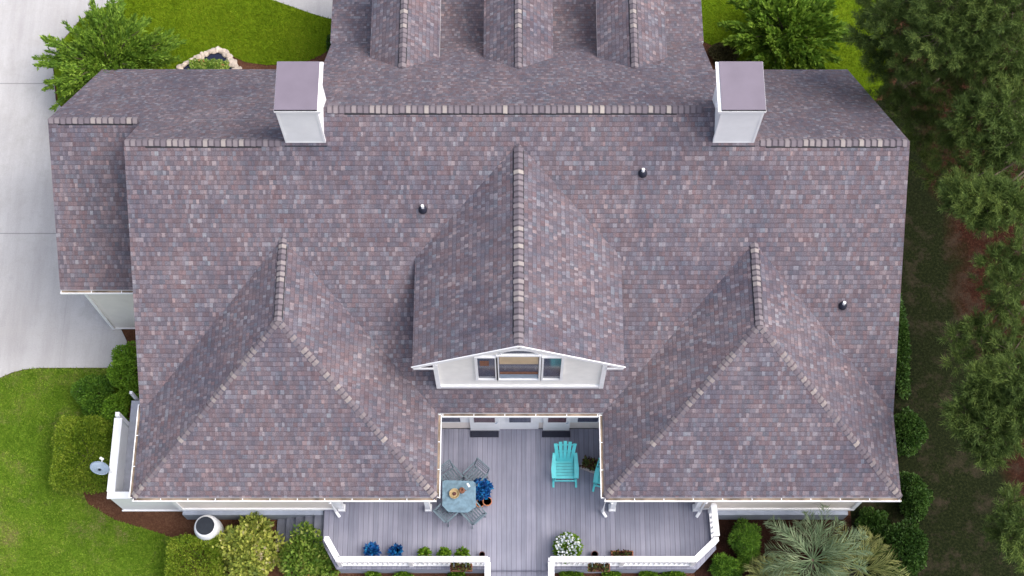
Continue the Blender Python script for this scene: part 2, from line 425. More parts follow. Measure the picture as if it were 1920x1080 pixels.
def ridge_cap(a, b, sa, sb, parent, lift=0.03, vent=None, halfw=0.145, step=0.16, hip=False):
    """overlapping cap shingles along a-b; sa, sb = unit vectors down each slope"""
    a = Vector(a); b = Vector(b); sa = Vector(sa).normalized(); sb = Vector(sb).normalized()
    L = (b-a).length; d = (b-a)/L; n = int(L/step); st = L/n
    bm = NB(); Z = Vector((0,0,1))
    def piece(p0, p1, hw, z0, z1, mi):
        r0, r1 = [[bm.verts.new(c+sa*hw), bm.verts.new(c), bm.verts.new(c+sb*hw)] for c in (p0+Z*z0, p1+Z*z1)]
        q0, q1 = [[bm.verts.new(v.co-Z*0.018) for v in r] for r in (r0, r1)]
        fs = []
        for k in range(2):
            fs += [bm.faces.new((r0[k], r0[k+1], r1[k+1], r1[k])), bm.faces.new((q0[k+1], q0[k], q1[k], q1[k+1])),
                   bm.faces.new((r0[k+1], r0[k], q0[k], q0[k+1])), bm.faces.new((r1[k], r1[k+1], q1[k+1], q1[k]))]
        fs += [bm.faces.new((r0[0], r1[0], q1[0], q0[0])), bm.faces.new((r1[2], r0[2], q0[2], q1[2]))]
        for f in fs: f.material_index = mi
    piece(a, b, halfw*0.93, lift-0.004, lift-0.004, 1)
    for i in range(n):
        piece(a + d*(i*st), a + d*((i+0.70)*st), halfw + random.uniform(-0.012,0.012), lift+0.014+random.uniform(0,0.006), lift+0.004, 0)
    bmesh.ops.recalc_face_normals(bm, faces=bm.faces)
    o = build('hip_cap' if hip else 'ridge_cap', bm, [HIPM, HIPD] if hip else [CAPM, CAPD], parent)
    if vent:
        t0, t1 = vent; bm = NB()
        p0 = a + d*(L*t0); p1 = a + d*(L*t1)
        for s in (sa, sb):
            vs = [bm.verts.new(v) for v in (p0+Vector((0,0,lift-0.012)), p1+Vector((0,0,lift-0.012)), p1+s*(halfw+0.022)+Vector((0,0,lift-0.012)), p0+s*(halfw+0.022)+Vector((0,0,lift-0.012)))]
            v2 = [bm.verts.new(v.co-Vector((0,0,lift+0.004))) for v in vs]
            bm.faces.new(vs); bm.faces.new(v2[::-1])
            for k in range(4): bm.faces.new((vs[k], v2[k], v2[(k+1)%4], vs[(k+1)%4]))
        bmesh.ops.recalc_face_normals(bm, faces=bm.faces)
        build('ridge_vent_shadow_line', bm, BLACK, parent)  # vent strip kept black to draw the shadow line beside the caps
    return o

house = empty('house', (0,0,G), 'large white house under a mauve brown shingled roof with gable dormer and hipped wings', 'house')
HZ = Matrix.Translation((0,0,-G))
def hp(o):          # children of the house are modelled in world coordinates
    o.matrix_parent_inverse = HZ; return o
class HB:           # a parent shim so helpers can parent straight to a house part
    pass

XL, XR = -10.45, 10.48
m1 = 0.665
zf = lambda y: 6.95 + m1 * (y - 1.53)          # front slope
RY, RZ = 1.53, 6.95                            # wing ridge
CY, CZ = 2.27, 7.442                           # centre ridge
EY, EZ = -4.77, zf(-4.77)
CL, CR = -5.58, 5.62
BY, BZ = 6.90, 6.95 - 1.05*(6.90-1.53)         # rear eave of the wings
zr = lambda y: 7.442 - 0.93 * (y - CY)
KY = 6.75; KZ = zr(KY)
GL, GRY = -13.1, 2.97; GRZ = 6.95 - 1.05*(GRY-1.53) + 0.012
GEY = -1.10; GEZ = GRZ - 0.667*(GRY-GEY)

body = hp(build('wall', (lambda bm: (
    prism_x(bm, [(-4.45,0.0),(-4.45,zf(-4.45)-0.22),(1.53,6.70),(6.35,1.62),(6.35,0.0)], -9.75, 9.78),
    prism_x(bm, [(1.6,0.0),(1.6,6.6),(2.27,7.2),(6.6,zr(6.6)-0.22),(7.0,2.9),(7.0,0.0)], -5.1, 5.15),
    box(bm, -9.75, -5.2, -6.85, -4.45, 0.0, 2.62), box(bm, 5.35, 9.78, -6.85, -4.45, 0.0, 2.62),
    prism_x(bm, [(-1.0,0.02),(-1.0,2.62),(2.97,5.2),(6.2,1.9),(6.2,0.02)], -12.45, -9.75), bm)[-1])(NB()), CREAM, house))
fnd = NB()
box(fnd, -9.72, -5.62, -7.02, 6.3, G-0.3, -0.123); box(fnd, 5.80, 9.66, -7.02, 6.3, G-0.3, -0.123)
box(fnd, -9.70, -5.15, -6.82, 6.28, -0.122, -0.003); box(fnd, 5.38, 9.64, -6.82, 6.28, -0.122, -0.003)
box(fnd, -5.15, 5.38, -4.42, 6.95, G-0.3, -0.003); box(fnd, -12.42, -9.72, -0.97, 6.15, G-0.3, 0.017)
hp(build('foundation', fnd, FOUND, house))
gw = NB(); box(gw, -12.47, -9.78, -1.045, -1.003, G+0.03, 2.60)
garage = hp(build('garage_wall', gw, TAN, house))
for bx in ((-12.53,-12.44,-1.09,-1.05,G+0.03,2.60),(-9.80,-9.68,-6.895,-6.852,0.052,2.6),(9.72,9.83,-6.895,-6.852,0.052,2.6),(-5.26,-5.15,-6.895,-6.852,0.052,2.6)):
    tr = NB(); box(tr, *bx); hp(build('corner_board', tr, WHITE, house))
for bx in ((-12.44,-9.79,-1.075,-1.048,G+0.03,G+0.09),(-9.80,-5.15,-6.90,-6.853,-0.12,0.05),(5.30,9.83,-6.90,-6.853,-0.12,0.05)):
    tr = NB(); box(tr, *bx); hp(build('skirting_board', tr, WHITE, house))

# main roof
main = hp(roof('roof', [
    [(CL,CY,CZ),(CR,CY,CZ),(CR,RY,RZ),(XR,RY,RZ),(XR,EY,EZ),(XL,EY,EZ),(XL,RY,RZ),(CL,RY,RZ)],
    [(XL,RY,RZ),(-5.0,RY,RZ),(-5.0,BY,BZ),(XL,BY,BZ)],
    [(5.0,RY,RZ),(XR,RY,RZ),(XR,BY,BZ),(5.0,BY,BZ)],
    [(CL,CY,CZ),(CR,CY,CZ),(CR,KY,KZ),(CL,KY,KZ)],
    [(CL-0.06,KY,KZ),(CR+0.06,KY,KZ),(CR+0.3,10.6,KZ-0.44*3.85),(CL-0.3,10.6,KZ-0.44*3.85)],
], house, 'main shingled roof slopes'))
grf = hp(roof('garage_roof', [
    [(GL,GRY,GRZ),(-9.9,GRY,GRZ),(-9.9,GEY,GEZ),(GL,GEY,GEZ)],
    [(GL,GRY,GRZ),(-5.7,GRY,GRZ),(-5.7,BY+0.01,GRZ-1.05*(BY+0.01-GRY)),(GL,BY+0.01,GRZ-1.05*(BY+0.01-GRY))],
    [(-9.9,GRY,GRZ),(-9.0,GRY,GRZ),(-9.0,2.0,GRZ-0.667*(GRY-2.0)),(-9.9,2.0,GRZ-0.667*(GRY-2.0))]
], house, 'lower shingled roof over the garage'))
dn = lambda y, z: Vector((0, y, z)).normalized()
FS = dn(-1, -m1); RS = dn(1, -1.05)
ridge_cap((-5.0,CY,CZ),(4.95,CY,CZ), FS, RS, main, 0.04, (0.045,0.93), 0.16)
ridge_cap((XL+0.03,RY,RZ),(-6.25,RY,RZ), FS, RS, main, 0.035, (0.13,0.87), 0.15)
ridge_cap((6.5,RY,RZ),(XR-0.03,RY,RZ), FS, RS, main, 0.035, (0.04,0.92), 0.15)
ridge_cap((GL+0.03,GRY,GRZ),(-10.55,GRY,GRZ), FS, RS, grf, 0.035, (0.10,0.93), 0.14)

# hipped wings
def wing(x0, x1, label):
    cx = (x0+x1)/2; hw = (x1-x0)/2; s = 0.665; z0 = 2.75; y0 = -7.15
    zt = z0 + s*hw; ya = y0 + hw*1.0
    ym = RY + (zt-RZ)/m1                       # ridge meets the main slope
    yb = ym + 0.4; zb = lambda x: z0 + s*(hw-abs(x-cx))
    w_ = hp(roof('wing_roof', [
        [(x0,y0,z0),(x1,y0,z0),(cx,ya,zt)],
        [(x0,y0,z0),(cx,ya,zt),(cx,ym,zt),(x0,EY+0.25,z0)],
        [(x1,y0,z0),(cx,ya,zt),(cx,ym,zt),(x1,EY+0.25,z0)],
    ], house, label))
    L = Vector((-1,0,-s)); Rr = Vector((1,0,-s))
    ridge_cap((cx,ya-0.02,zt),(cx,ym+0.02,zt), L, Rr, w_, 0.035, (0.04,0.9), 0.125)
    for xc, sd in ((x0, L), (x1, Rr)):
        hd = (Vector((xc,y0,z0))-Vector((cx,ya,zt))).normalized()
        n1 = Vector((0,-s,1)).normalized(); n2 = Vector((math.copysign(s,xc-cx),0,1)).normalized()
        s1 = hd.cross(n1).normalized(); s2 = hd.cross(n2).normalized()
        if s1.z > 0: s1 = -s1
        if s2.z > 0: s2 = -s2
        ridge_cap((cx,ya,zt),(xc,y0,z0), s1, s2, w_, 0.003, None, 0.105, 0.145, hip=True)
    return w_
wl = wing(XL, -2.17, 'left hipped wing roof'); wr = wing(2.40, XR, 'right hipped wing roof')

# gutters
def gutter(a, b, side, ends=(0,0)):
    """open trough outside the eave a-b; side = outward unit vector"""
    a = Vector(a); b = Vector(b); s = Vector(side); d = (b-a).normalized()
    bm = NB(); up = Vector((0,0,1)); wd = 0.085
    o0 = s*(0.006)
    bar(bm, a+s*wd-up*0.045, b+s*wd-up*0.045, 0.022, 0.09)
    bar(bm, a+s*(wd/2)-up*0.095, b+s*(wd/2)-up*0.095, wd+0.02, 0.012)
    n = max(1, int((b-a).length/0.75))
    for i in range(n+1):
        p = a + d*((b-a).length*i/n*0.99+0.02)
        bar(bm, p+s*0.01-up*0.008, p+s*wd-up*0.008, 0.02, 0.006)
    g = hp(build('gutter', bm, WHITE, house))
    bm = NB(); bar(bm, a+s*(wd/2-0.003)-up*0.05, b+s*(wd/2-0.003)-up*0.05, wd-0.024, 0.07)
    build('leaf_debris', bm, DEBRIS, g)
gutter((XL,-7.15,2.72),(-2.17,-7.15,2.72),(0,-1,0)); gutter((2.40,-7.15,2.72),(XR,-7.15,2.72),(0,-1,0))
gutter((-2.17,-7.15,2.72),(-2.17,-4.8,2.72),(1,0,0)); gutter((2.40,-4.8,2.72),(2.40,-7.15,2.72),(-1,0,0))
gutter((-2.06,-4.77,2.72),(2.29,-4.77,2.72),(0,-1,0))
gutter((XL,-4.5,2.72),(XL,-7.15,2.72),(-1,0,0))
gutter((GL,GEY,GEZ-0.03),(-10.47,GEY,GEZ-0.03),(0,-1,0))

# porch posts and downspouts below the wing corners
for x in (-2.55, 2.78, -5.06, 5.22):
    bm = NB(); box(bm, x-0.07, x+0.07, -6.93, -6.79, 0.003, 2.6); box(bm, x-0.1, x+0.1, -6.96, -6.76, 0.003, 0.16); box(bm, x-0.1, x+0.1, -6.96, -6.76, 2.4, 2.6)
    hp(build('porch_post', bm, WHITE, house))
for x, sx in ((-5.1, 1), (5.2, -1), (2.62, 1)):
    bm = NB(); tube(bm, [(x,-7.2,2.62),(x,-7.22,2.45),(x-0.12*sx,-7.0,2.2),(x-0.12*sx,-6.98,0.15),(x-0.02*sx,-7.12,0.06)], 0.045, 8)
    hp(build('downspout', bm, WHITE, house))

# rear chimneys
def chimney(x0, x1, out, label):
    y0, y1 = RY-0.02, 2.76; zt = 8.66
    bm = NB(); box(bm, x0, x1, y0, y1, 5.2, zt)
    ch = hp(build('chimney', bm, WSIDE, house)); ch['label'] = label
    bm = NB()
    for xx in (x0, x1):
        s = -1 if xx == x0 else 1
        box(bm, xx-0.03 + s*0.012, xx+0.03 + s*0.012, y0-0.012, y0+0.06, 6.85, zt-0.01)
    box(bm, x0+0.02, x1-0.02, y0-0.010, y0-0.002, 6.84, 6.96)
    build('corner_board', bm, WHITE, ch)
    bm = NB()
    oi, oo = 0.15, 0.05
    l_, r_ = (oo, oi) if out < 0 else (oi, oo)
    box(bm, x0-l_+0.04, x1+r_-0.04, y0-0.06, y1+0.06, zt, zt+0.12); box(bm, x0-l_, x1+r_, y0-0.095, y1+0.09, zt+0.123, zt+0.19)
    build('crown_moulding', bm, WHITE, ch)
    bm = NB()
    c0 = (x0-l_+0.01, x1+r_-0.09) if out < 0 else (x0-l_+0.09, x1+r_-0.01)
    box(bm, c0[0], c0[1], y0-0.06, y1+0.085, zt+0.193, zt+0.225)
    build('chimney_cap', bm, METALCAP, ch)
    bm = NB(); box(bm, c0[0], c0[1], y0-0.085, y0-0.062, zt+0.192, zt+0.218); build('cap_edge', bm, BLACK, ch)
    bm = NB(); box(bm, x0-0.07, x1+0.07, y0-0.10, y0-0.026, 6.80, 6.89); build('flashing', bm, LID, ch)
    return ch
chimney(-6.10, -5.11, -1, 'left chimney'); chimney(5.27, 6.29, 1, 'right chimney')
# wall vents on the inner chimney sides
for x in (-5.07, 5.23):
    bm = NB(); tube(bm, [(x-0.05,2.0,8.1),(x+0.05,2.0,8.1)], 0.09, 12); tube(bm, [(x,2.0,8.16),(x,2.0,8.05)], 0.07, 10)
    hp(build('chimney_vent', bm, WHITE, house))

# gable dormer
DY = -4.12; DZR = 6.93; DXL, DXR = -2.74, 2.85; DZE = 5.20; DC = 0.06
sD = (DZR-DZE)/(DXR-DC)
bm = NB()
wall = [(-2.19,3.1),(2.39,3.1),(2.39,DZR-sD*(2.39-DC)-0.14),(DC,DZR-0.14),(-2.19,DZR-sD*(DC+2.19)-0.14)]
fr_ = [bm.verts.new((x, DY, z)) for x, z in wall]; bk = [bm.verts.new((x, -0.8, z)) for x, z in wall]
bm.faces.new(fr_); bm.faces.new(bk[::-1])
for k in range(5): bm.faces.new((fr_[k], bk[k], bk[(k+1)%5], fr_[(k+1)%5]))
bmesh.ops.recalc_face_normals(bm, faces=bm.faces)
gd = hp(build('gable_dormer', bm, GABLEW, house)); gd['label'] = 'white gabled dormer wall with three windows'
ymr = RY + (DZR-RZ)/m1
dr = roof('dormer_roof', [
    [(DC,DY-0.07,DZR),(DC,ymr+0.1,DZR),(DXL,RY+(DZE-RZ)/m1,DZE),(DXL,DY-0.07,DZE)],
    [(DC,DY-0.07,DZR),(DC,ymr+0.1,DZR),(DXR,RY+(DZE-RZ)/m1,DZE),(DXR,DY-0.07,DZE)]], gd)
ridge_cap((DC,DY-0.02,DZR),(DC,ymr-0.1,DZR), (-1,0,-sD), (1,0,-sD), gd, 0.04, (0.05,0.98), 0.15, 0.16)
# trim and windows of the dormer
bm = NB()
fy = DY-0.035
bar(bm, (DXL,DY-0.085,DZE-0.07),(DC,DY-0.085,DZR-0.07), 0.024, 0.13, up=(0,0,1)); bar(bm, (DC,DY-0.085,DZR-0.07),(DXR,DY-0.085,DZE-0.07), 0.024, 0.13)
bar(bm, (DXL+0.02,DY-0.085,DZE-0.15),(-2.19,DY-0.085,DZE-0.15),0.03,0.10); bar(bm, (2.39,DY-0.085,DZE-0.15),(DXR-0.02,DY-0.085,DZE-0.15),0.03,0.10)
bar(bm, (-2.14,fy,3.15),(-2.14,fy,5.25),0.12,0.05,up=(0,1,0)); bar(bm, (2.34,fy,3.15),(2.34,fy,5.25),0.12,0.05,up=(0,1,0))
box(bm, -2.08, 2.28, DY-0.055, DY-0.004, 3.16, 3.34)
build('trim', bm, WHITE, gd)
bm = NB(); box(bm, -2.2, 2.4, DY-0.10, DY-0.057, 3.10, 3.155); build('flashing', bm, CAPD, gd)
def winframe(x0, x1, z0, z1, y, parent, fw=0.06, dp=0.05, name='window_frame'):
    bm = NB()
    box(bm, x0-fw, x0, y-dp, y, z0-fw, z1+fw); box(bm, x1, x1+fw, y-dp, y, z0-fw, z1+fw)
    box(bm, x0, x1, y-dp, y, z0-fw, z0); box(bm, x0, x1, y-dp, y, z1, z1+fw)
    return build(name, bm, WHITE, parent)
def pane(x0, x1, z0, z1, y, parent, m=GLASS):
    bm = NB(); box(bm, x0, x1, y-0.012, y, z0, z1); return build('pane', bm, m, parent)
WZ0, WZ1 = 3.98, 5.98
for x0, x1 in ((-1.02,-0.56),(-0.46,0.60),(0.72,1.18)):
    top = WZ1 if x0 == -0.46 else 5.86
    winframe(x0, x1, WZ0, top, DY-0.004, gd, 0.07, 0.06)
    # dark reveal, blind and pane in front of the wall
    bm = NB(); box(bm, x0, x1, DY-0.014, DY-0.003, WZ0, top); build('pane', bm, DGLASS, gd)
bm = NB(); box(bm, -0.44, 0.58, DY-0.024, DY-0.017, 5.25, 5.95); build('window_blind', bm, BLIND, gd)
bm = NB(); box(bm, -0.44, 0.58, DY-0.024, DY-0.017, 4.36, 4.56); build('window_shelf', bm, COCO, gd)
bm = NB(); box(bm, -0.44, 0.58, DY-0.024, DY-0.017, 4.0, 4.34); build('window_sill', bm, DISH, gd)
bm = NB(); box(bm, -0.96, -0.72, DY-0.024, DY-0.017, 5.1, 5.5); build('window_ornament', bm, COCO, gd)
# arched light above the middle window
bm = NB(); n = 14
arc = [(DC+0.46*math.cos(math.pi*k/n), 6.13+0.30*math.sin(math.pi*k/n)) for k in range(n+1)]
a_ = [bm.verts.new((x, DY-0.02, z)) for x, z in arc]; bm.faces.new(a_)
build('pane', bm, DGLASS, gd)
bm = NB()
arc = [(DC+0.49*math.cos(math.pi*k/n), 6.11+0.35*math.sin(math.pi*k/n)) for k in range(n+1)]
for p, q in zip(arc, arc[1:]): bar(bm, (p[0],DY-0.03,p[1]),(q[0],DY-0.03,q[1]), 0.04, 0.05)
build('arched_window_frame', bm, WHITE, gd)

# three small dormers on the far slope
for xr in (-3.27, 0.06, 3.40):
    zd = 5.12; hw = 1.02; s = 0.72; ye = 9.3
    zl = zd - s*hw; yr = CY + (7.442-zd)/0.93; yl = CY + (7.442-zl)/0.93
    bm = NB()
    box(bm, xr-hw+0.2, xr+hw-0.2, yl+0.1, ye-0.25, 2.4, zl-0.02)
    d_ = hp(build('dormer', bm, CREAM, house))
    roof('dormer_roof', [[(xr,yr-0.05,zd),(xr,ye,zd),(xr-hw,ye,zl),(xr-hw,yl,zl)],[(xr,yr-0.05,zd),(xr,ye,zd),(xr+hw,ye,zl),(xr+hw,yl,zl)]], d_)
    ridge_cap((xr,ye,zd),(xr,yr+0.02,zd), (-1,0,-s), (1,0,-s), d_, 0.04, (0.0,0.96), 0.125, 0.16)

# vent pipes on the front slope
for px, py in ((793,388),(1205,320),(1580,568)):
    # intersect the view with the slope
    z = 5.0
    for _ in range(12): p = at(px, py+5, z); z = zf(p.y)
    bm = NB(); lathe(bm, [(0.12,0.0),(0.115,0.06),(0.085,0.14),(0.07,0.17)], 14, (p.x,p.y,z-0.03))
    v_ = hp(build('vent_pipe', bm, RUBBER, house, True))
    bm = NB(); lathe(bm, [(0.042,0.08),(0.042,0.26),(0.032,0.265),(0.032,0.22)], 14, (p.x,p.y,z)); build('pipe', bm, WHITE, v_)
    bm = NB()
    sq = [Vector((p.x+i*0.12, p.y+j*0.12, zf(p.y+j*0.12)+0.008)) for i, j in ((-1,-1),(1,-1),(1,1),(-1,1))]
    bm.faces.new([bm.verts.new(q) for q in sq]); build('flashing', bm, CAPD, v_)

# courtyard wall: doors, windows
cy = -4.45
cw = NB(); box(cw, -2.3, 2.46, cy-0.02, cy-0.003, 0.7, 2.62)
box(cw, -0.55, 0.66, cy-0.035, cy-0.022, 0.02, 2.4)
hp(build('courtyard_panel', cw, WSIDE, house))
for x0, x1, kind in ((-2.24,-1.62,0),(-1.22,-0.62,1),(-0.20,0.42,2),(0.92,1.44,1),(1.78,2.36,0)):
    z0, z1 = ((1.0,2.1) if kind == 0 else (0.95,2.2))
    bm = NB()
    if kind == 1: box(bm, x0-0.13, x1+0.13, cy-0.075, cy-0.037, 0.02, z1+0.12)
    else: box(bm, x0-0.07, x1+0.07, cy-0.06, cy-0.037, z0-0.07, z1+0.07)
    nm = 'door' if kind == 1 else 'window'
    d_ = hp(build(nm, bm, WHITE, house))
    bm = NB(); box(bm, x0, x1, cy-0.088, cy-0.077 if kind == 1 else cy-0.062, z0, z1); build('pane', bm, MAROON if kind == 1 else DGLASS, d_)
    if kind == 1:
        bm = NB(); tube(bm, [(x1+0.06,cy-0.08,1.0),(x1+0.06,cy-0.13,1.0),(x1,cy-0.13,1.0)], 0.012, 6); build('handle', bm, DISH, d_)

# side porch on the left (part of the house)
bm = NB()
box(bm, -11.62, -9.82, -6.74, -6.62, G-0.05, 0.90); box(bm, -11.62, -11.50, -6.61, -4.45, G-0.05, 0.90)
sp_ = hp(build('side_porch', bm, WSIDE, house)); sp_['label'] = 'narrow side porch with solid white parapet'
for nm, bx in (('parapet_cap',(-11.66,-9.8,-6.78,-6.58,0.903,0.96)),('parapet_cap',(-11.68,-11.45,-6.578,-4.40,0.903,0.96)),('base_board',(-11.66,-9.8,-6.78,-6.742,G,G+0.08))):
    bm = NB(); box(bm, *bx); build(nm, bm, WHITE, sp_)
bm = NB(); box(bm, -11.497, -9.78, -6.617, -3.6, -0.12, 0.0); box(bm, -11.0, -9.78, -3.597, -2.6, -0.3, -0.18); build('porch_floor', bm, DECKG, sp_)
for bx in ((-11.62,-11.50,-4.39,-4.27,G,1.12),(-11.43,-11.35,-3.55,-3.47,G,0.55)):
    bm = NB(); box(bm, *bx); build('newel_post', bm, WHITE, sp_)

# ---------------------------------------------------------------- deck
deck = empty('deck', (0,-6.5,G), 'grey boarded deck in the courtyard between the roof wings with white railings', 'deck')
DZi = Matrix.Translation((0,6.5,-G))
def dp(o): o.matrix_parent_inverse = DZi; return o
fy0 = -8.62
poly = [(-5.58,-4.47),(5.75,-4.47),(5.75,-8.05),(5.2,fy0),(-5.15,fy0),(-5.58,-7.9)]
bm = NB()
tp = [bm.verts.new((x,y,0)) for x,y in poly]; lo = [bm.verts.new((x,y,-0.06)) for x,y in poly]
f = bm.faces.new(tp)
for k in range(6): bm.faces.new((tp[k], tp[(k+1)%6], lo[(k+1)%6], lo[k]))
bmesh.ops.recalc_face_normals(bm, faces=bm.faces)
dp(build('deck_floor', bm, DECK, deck))
bm = NB()
sk = [(-5.55,-6.95),(-5.55,-7.88),(-5.12,fy0+0.04),(5.17,fy0+0.04),(5.71,-8.03),(5.71,-6.95)]
for a, b in zip(sk, sk[1:]): bar(bm, (a[0],a[1],-0.43),(b[0],b[1],-0.43), 0.03, 0.74)
dp(build('deck_skirt', bm, FOUND, deck))
# edge board and wide steps at the opening
bm = NB(); box(bm, -0.80, 0.98, fy0-0.03, fy0-0.003, -0.17, -0.008); box(bm, -0.80, 0.98, fy0-0.42, fy0-0.033, -0.21, -0.17)
box(bm, -0.80, 0.98, fy0-0.45, fy0-0.423, -0.38, -0.178); box(bm, -0.80, 0.98, fy0-0.84, fy0-0.453, -0.42, -0.38)
dp(build('front_steps', bm, DECK, deck))
# side stairs going down to the left
bm = NB()
for k in range(5):
    x1 = -5.60 - k*0.29; z = -0.16 - 0.13*k
    box(bm, x1-0.275, x1-0.003, -7.95, -6.92, z-0.04, z); box(bm, x1-0.29, x1-0.277, -7.95, -6.92, z-0.13, z-0.0405)
dp(build('side_steps', bm, STEPM, deck))

def railing(a, b, posts=(1,1), bal=True):
    a = Vector((*a,0)); b = Vector((*b,0)); L = (b-a).length; d = (b-a)/L
    bm = NB(); up = Vector((0,0,1))
    bar(bm, a+up*0.93, b+up*0.93, 0.165, 0.045); bar(bm, a+up*0.875, b+up*0.875, 0.05, 0.06)
    r = dp(build('railing', bm, WHITE, deck))
    bm = NB(); bar(bm, a+up*0.10, b+up*0.10, 0.085, 0.075); build('bottom_rail', bm, WHITE, r)
    if bal:
        n = max(2, int(L/0.137)); st = L/n
        me = None
        for i in range(n):
            p = a + d*(st*(i+0.5))
            if me is None:
                q = NB(); box(q, -0.019, 0.019, -0.019, 0.019, 0.138, 0.844)
                o = build('baluster', q, WHITE, r); me = o.data
            else:
                o = bpy.data.objects.new('baluster', me); sc.collection.objects.link(o); o.parent = r
            o.location = p; o.rotation_euler = (0,0,math.atan2(d.y,d.x))
    for use, p in zip(posts, (a, b)):
        if use:
            bm = NB(); box(bm, p.x-0.055, p.x+0.055, p.y-0.055, p.y+0.055, -0.3, 0.90)
            build('post', bm, WHITE, r)
    return r
ry = -8.50
railing((-5.36,-7.90),(-5.02,ry+0.03),(1,0)); railing((-5.02,ry),(-3.0,ry),(1,1)); railing((-3.0,ry),(-0.80,ry),(0,1)); railing((-0.80,ry-0.085),(-0.80,ry-1.1),(0,1))
railing((0.96,ry),(3.0,ry),(1,1)); railing((3.0,ry),(5.02,ry),(0,1)); railing((5.06,ry+0.02),(5.66,-7.92),(0,1)); railing((5.66,-7.84),(5.62,-6.95),(0,1)); railing((0.98,ry-0.085),(0.98,ry-1.1),(0,1))

# ---------------------------------------------------------------- foliage
def leaf_mesh(name, P, D, L, W, m, parent, flat_bias=0.5, fold=0.0):
    n = len(P); P = np.asarray(P, float); D = np.asarray(D, float)
    D /= np.linalg.norm(D, axis=1, keepdims=True) + 1e-9
    rnd = rng.normal(size=(n,3)); up = np.tile(np.array([0,0,1.0]), (n,1))
    nrm = rnd*(1-flat_bias) + up*flat_bias*1.6
    S = np.cross(D, nrm); S /= np.linalg.norm(S, axis=1, keepdims=True) + 1e-9
    L = np.broadcast_to(L, (n,))[:,None]; W = np.broadcast_to(W, (n,))[:,None]
    v = np.empty((n,4,3))
    v[:,0] = P; v[:,1] = P + D*L*0.45 + S*W*0.5; v[:,2] = P + D*L; v[:,3] = P + D*L*0.45 - S*W*0.5
    me = bpy.data.meshes.new(name)
    me.vertices.add(4*n); me.vertices.foreach_set('co', v.reshape(-1))
    me.loops.add(4*n); me.loops.foreach_set('vertex_index', np.arange(4*n, dtype=np.int32))
    me.polygons.add(n); me.polygons.foreach_set('loop_start', np.arange(0,4*n,4,dtype=np.int32)); me.polygons.foreach_set('loop_total', np.full(n,4,dtype=np.int32))
    me.update(calc_edges=True)
    return link(name, me, m, parent)

G_BRIGHT = island_mat('bright_leaves', [(0.0,(0.039,0.095,0.009)),(0.4,(0.106,0.202,0.020)),(0.75,(0.213,0.336,0.036)),(1.0,(0.358,0.482,0.078))], 0.6, 0.25, 1.6)
G_MID = island_mat('mid_leaves', [(0.0,(0.028,0.084,0.008)),(0.4,(0.070,0.161,0.017)),(0.8,(0.147,0.280,0.028)),(1.0,(0.238,0.378,0.049))], 0.55, 0.2, 2.2)
G_FRESH = island_mat('fresh_leaves', [(0.0,(0.047,0.121,0.011)),(0.4,(0.121,0.243,0.019)),(0.8,(0.230,0.392,0.034)),(1.0,(0.351,0.486,0.068))], 0.55, 0.2, 2.2)
G_DARK = island_mat('dark_leaves', [(0.0,(0.014,0.039,0.007)),(0.5,(0.037,0.086,0.014)),(0.9,(0.086,0.161,0.029)),(1.0,(0.184,0.241,0.057))], 0.5, 0.15, 2.4)
G_HEDGE = island_mat('hedge_leaves', [(0.0,(0.046,0.101,0.008)),(0.4,(0.124,0.202,0.012)),(0.7,(0.232,0.310,0.028)),(0.93,(0.341,0.388,0.054)),(1.0,(0.434,0.232,0.093))], 0.6, 0.2, 1.8)
G_YELLOW = island_mat('yellow_green_leaves', [(0.0,(0.072,0.096,0.030)),(0.3,(0.180,0.240,0.042)),(0.55,(0.336,0.384,0.072)),(0.75,(0.552,0.564,0.120)),(0.88,(0.540,0.456,0.324)),(1.0,(0.660,0.456,0.360))], 0.6, 0.25, 1.5)
G_MIX = island_mat('mixed_leaves', [(0.0,(0.037,0.081,0.018)),(0.35,(0.100,0.188,0.025)),(0.65,(0.213,0.312,0.044)),(0.85,(0.400,0.450,0.125)),(0.93,(0.525,0.213,0.088)),(1.0,(0.625,0.350,0.200))], 0.6, 0.25, 2.0)
G_PINE = island_mat('pine_needles', [(0.0,(0.03,0.055,0.014)),(0.4,(0.07,0.115,0.026)),(0.75,(0.14,0.20,0.045)),(1.0,(0.24,0.31,0.07))], 0.6, 0.2, 0.8)
G_BROWN = island_mat('brown_green_leaves', [(0.0,(0.04,0.03,0.015)),(0.5,(0.08,0.08,0.03)),(1.0,(0.15,0.12,0.06))], 0.7, 0.15, 2.0)
G_PALM = island_mat('palm_leaflets', [(0.0,(0.075,0.12,0.055)),(0.5,(0.165,0.235,0.125)),(0.85,(0.30,0.36,0.21)),(1.0,(0.52,0.54,0.34))], 0.45, 0.2, 1.2)
G_PALMY = island_mat('golden_palm_leaflets', [(0.0,(0.10,0.13,0.045)),(0.5,(0.24,0.26,0.085)),(0.85,(0.40,0.39,0.14)),(1.0,(0.55,0.50,0.24))], 0.45, 0.2, 1.2)
G_BLUEF = island_mat('blue_petals', [(0.0,(0.004,0.02,0.09)),(0.5,(0.006,0.07,0.26)),(1.0,(0.02,0.20,0.42))], 0.5, 0.1)
G_WHITEF = island_mat('white_petals', [(0.0,(0.35,0.42,0.45)),(0.6,(0.62,0.66,0.70)),(1.0,(0.8,0.82,0.78))], 0.6, 0.2)
G_POT = island_mat('pot_leaves', [(0.0,(0.04,0.10,0.006)),(0.5,(0.10,0.20,0.01)),(1.0,(0.20,0.32,0.03))], 0.6, 0.2)
G_REDL = island_mat('reddish_leaves', [(0.0,(0.03,0.012,0.01)),(0.3,(0.09,0.03,0.02)),(0.55,(0.05,0.08,0.02)),(0.8,(0.10,0.14,0.03)),(1.0,(0.16,0.07,0.035))], 0.7, 0.15)

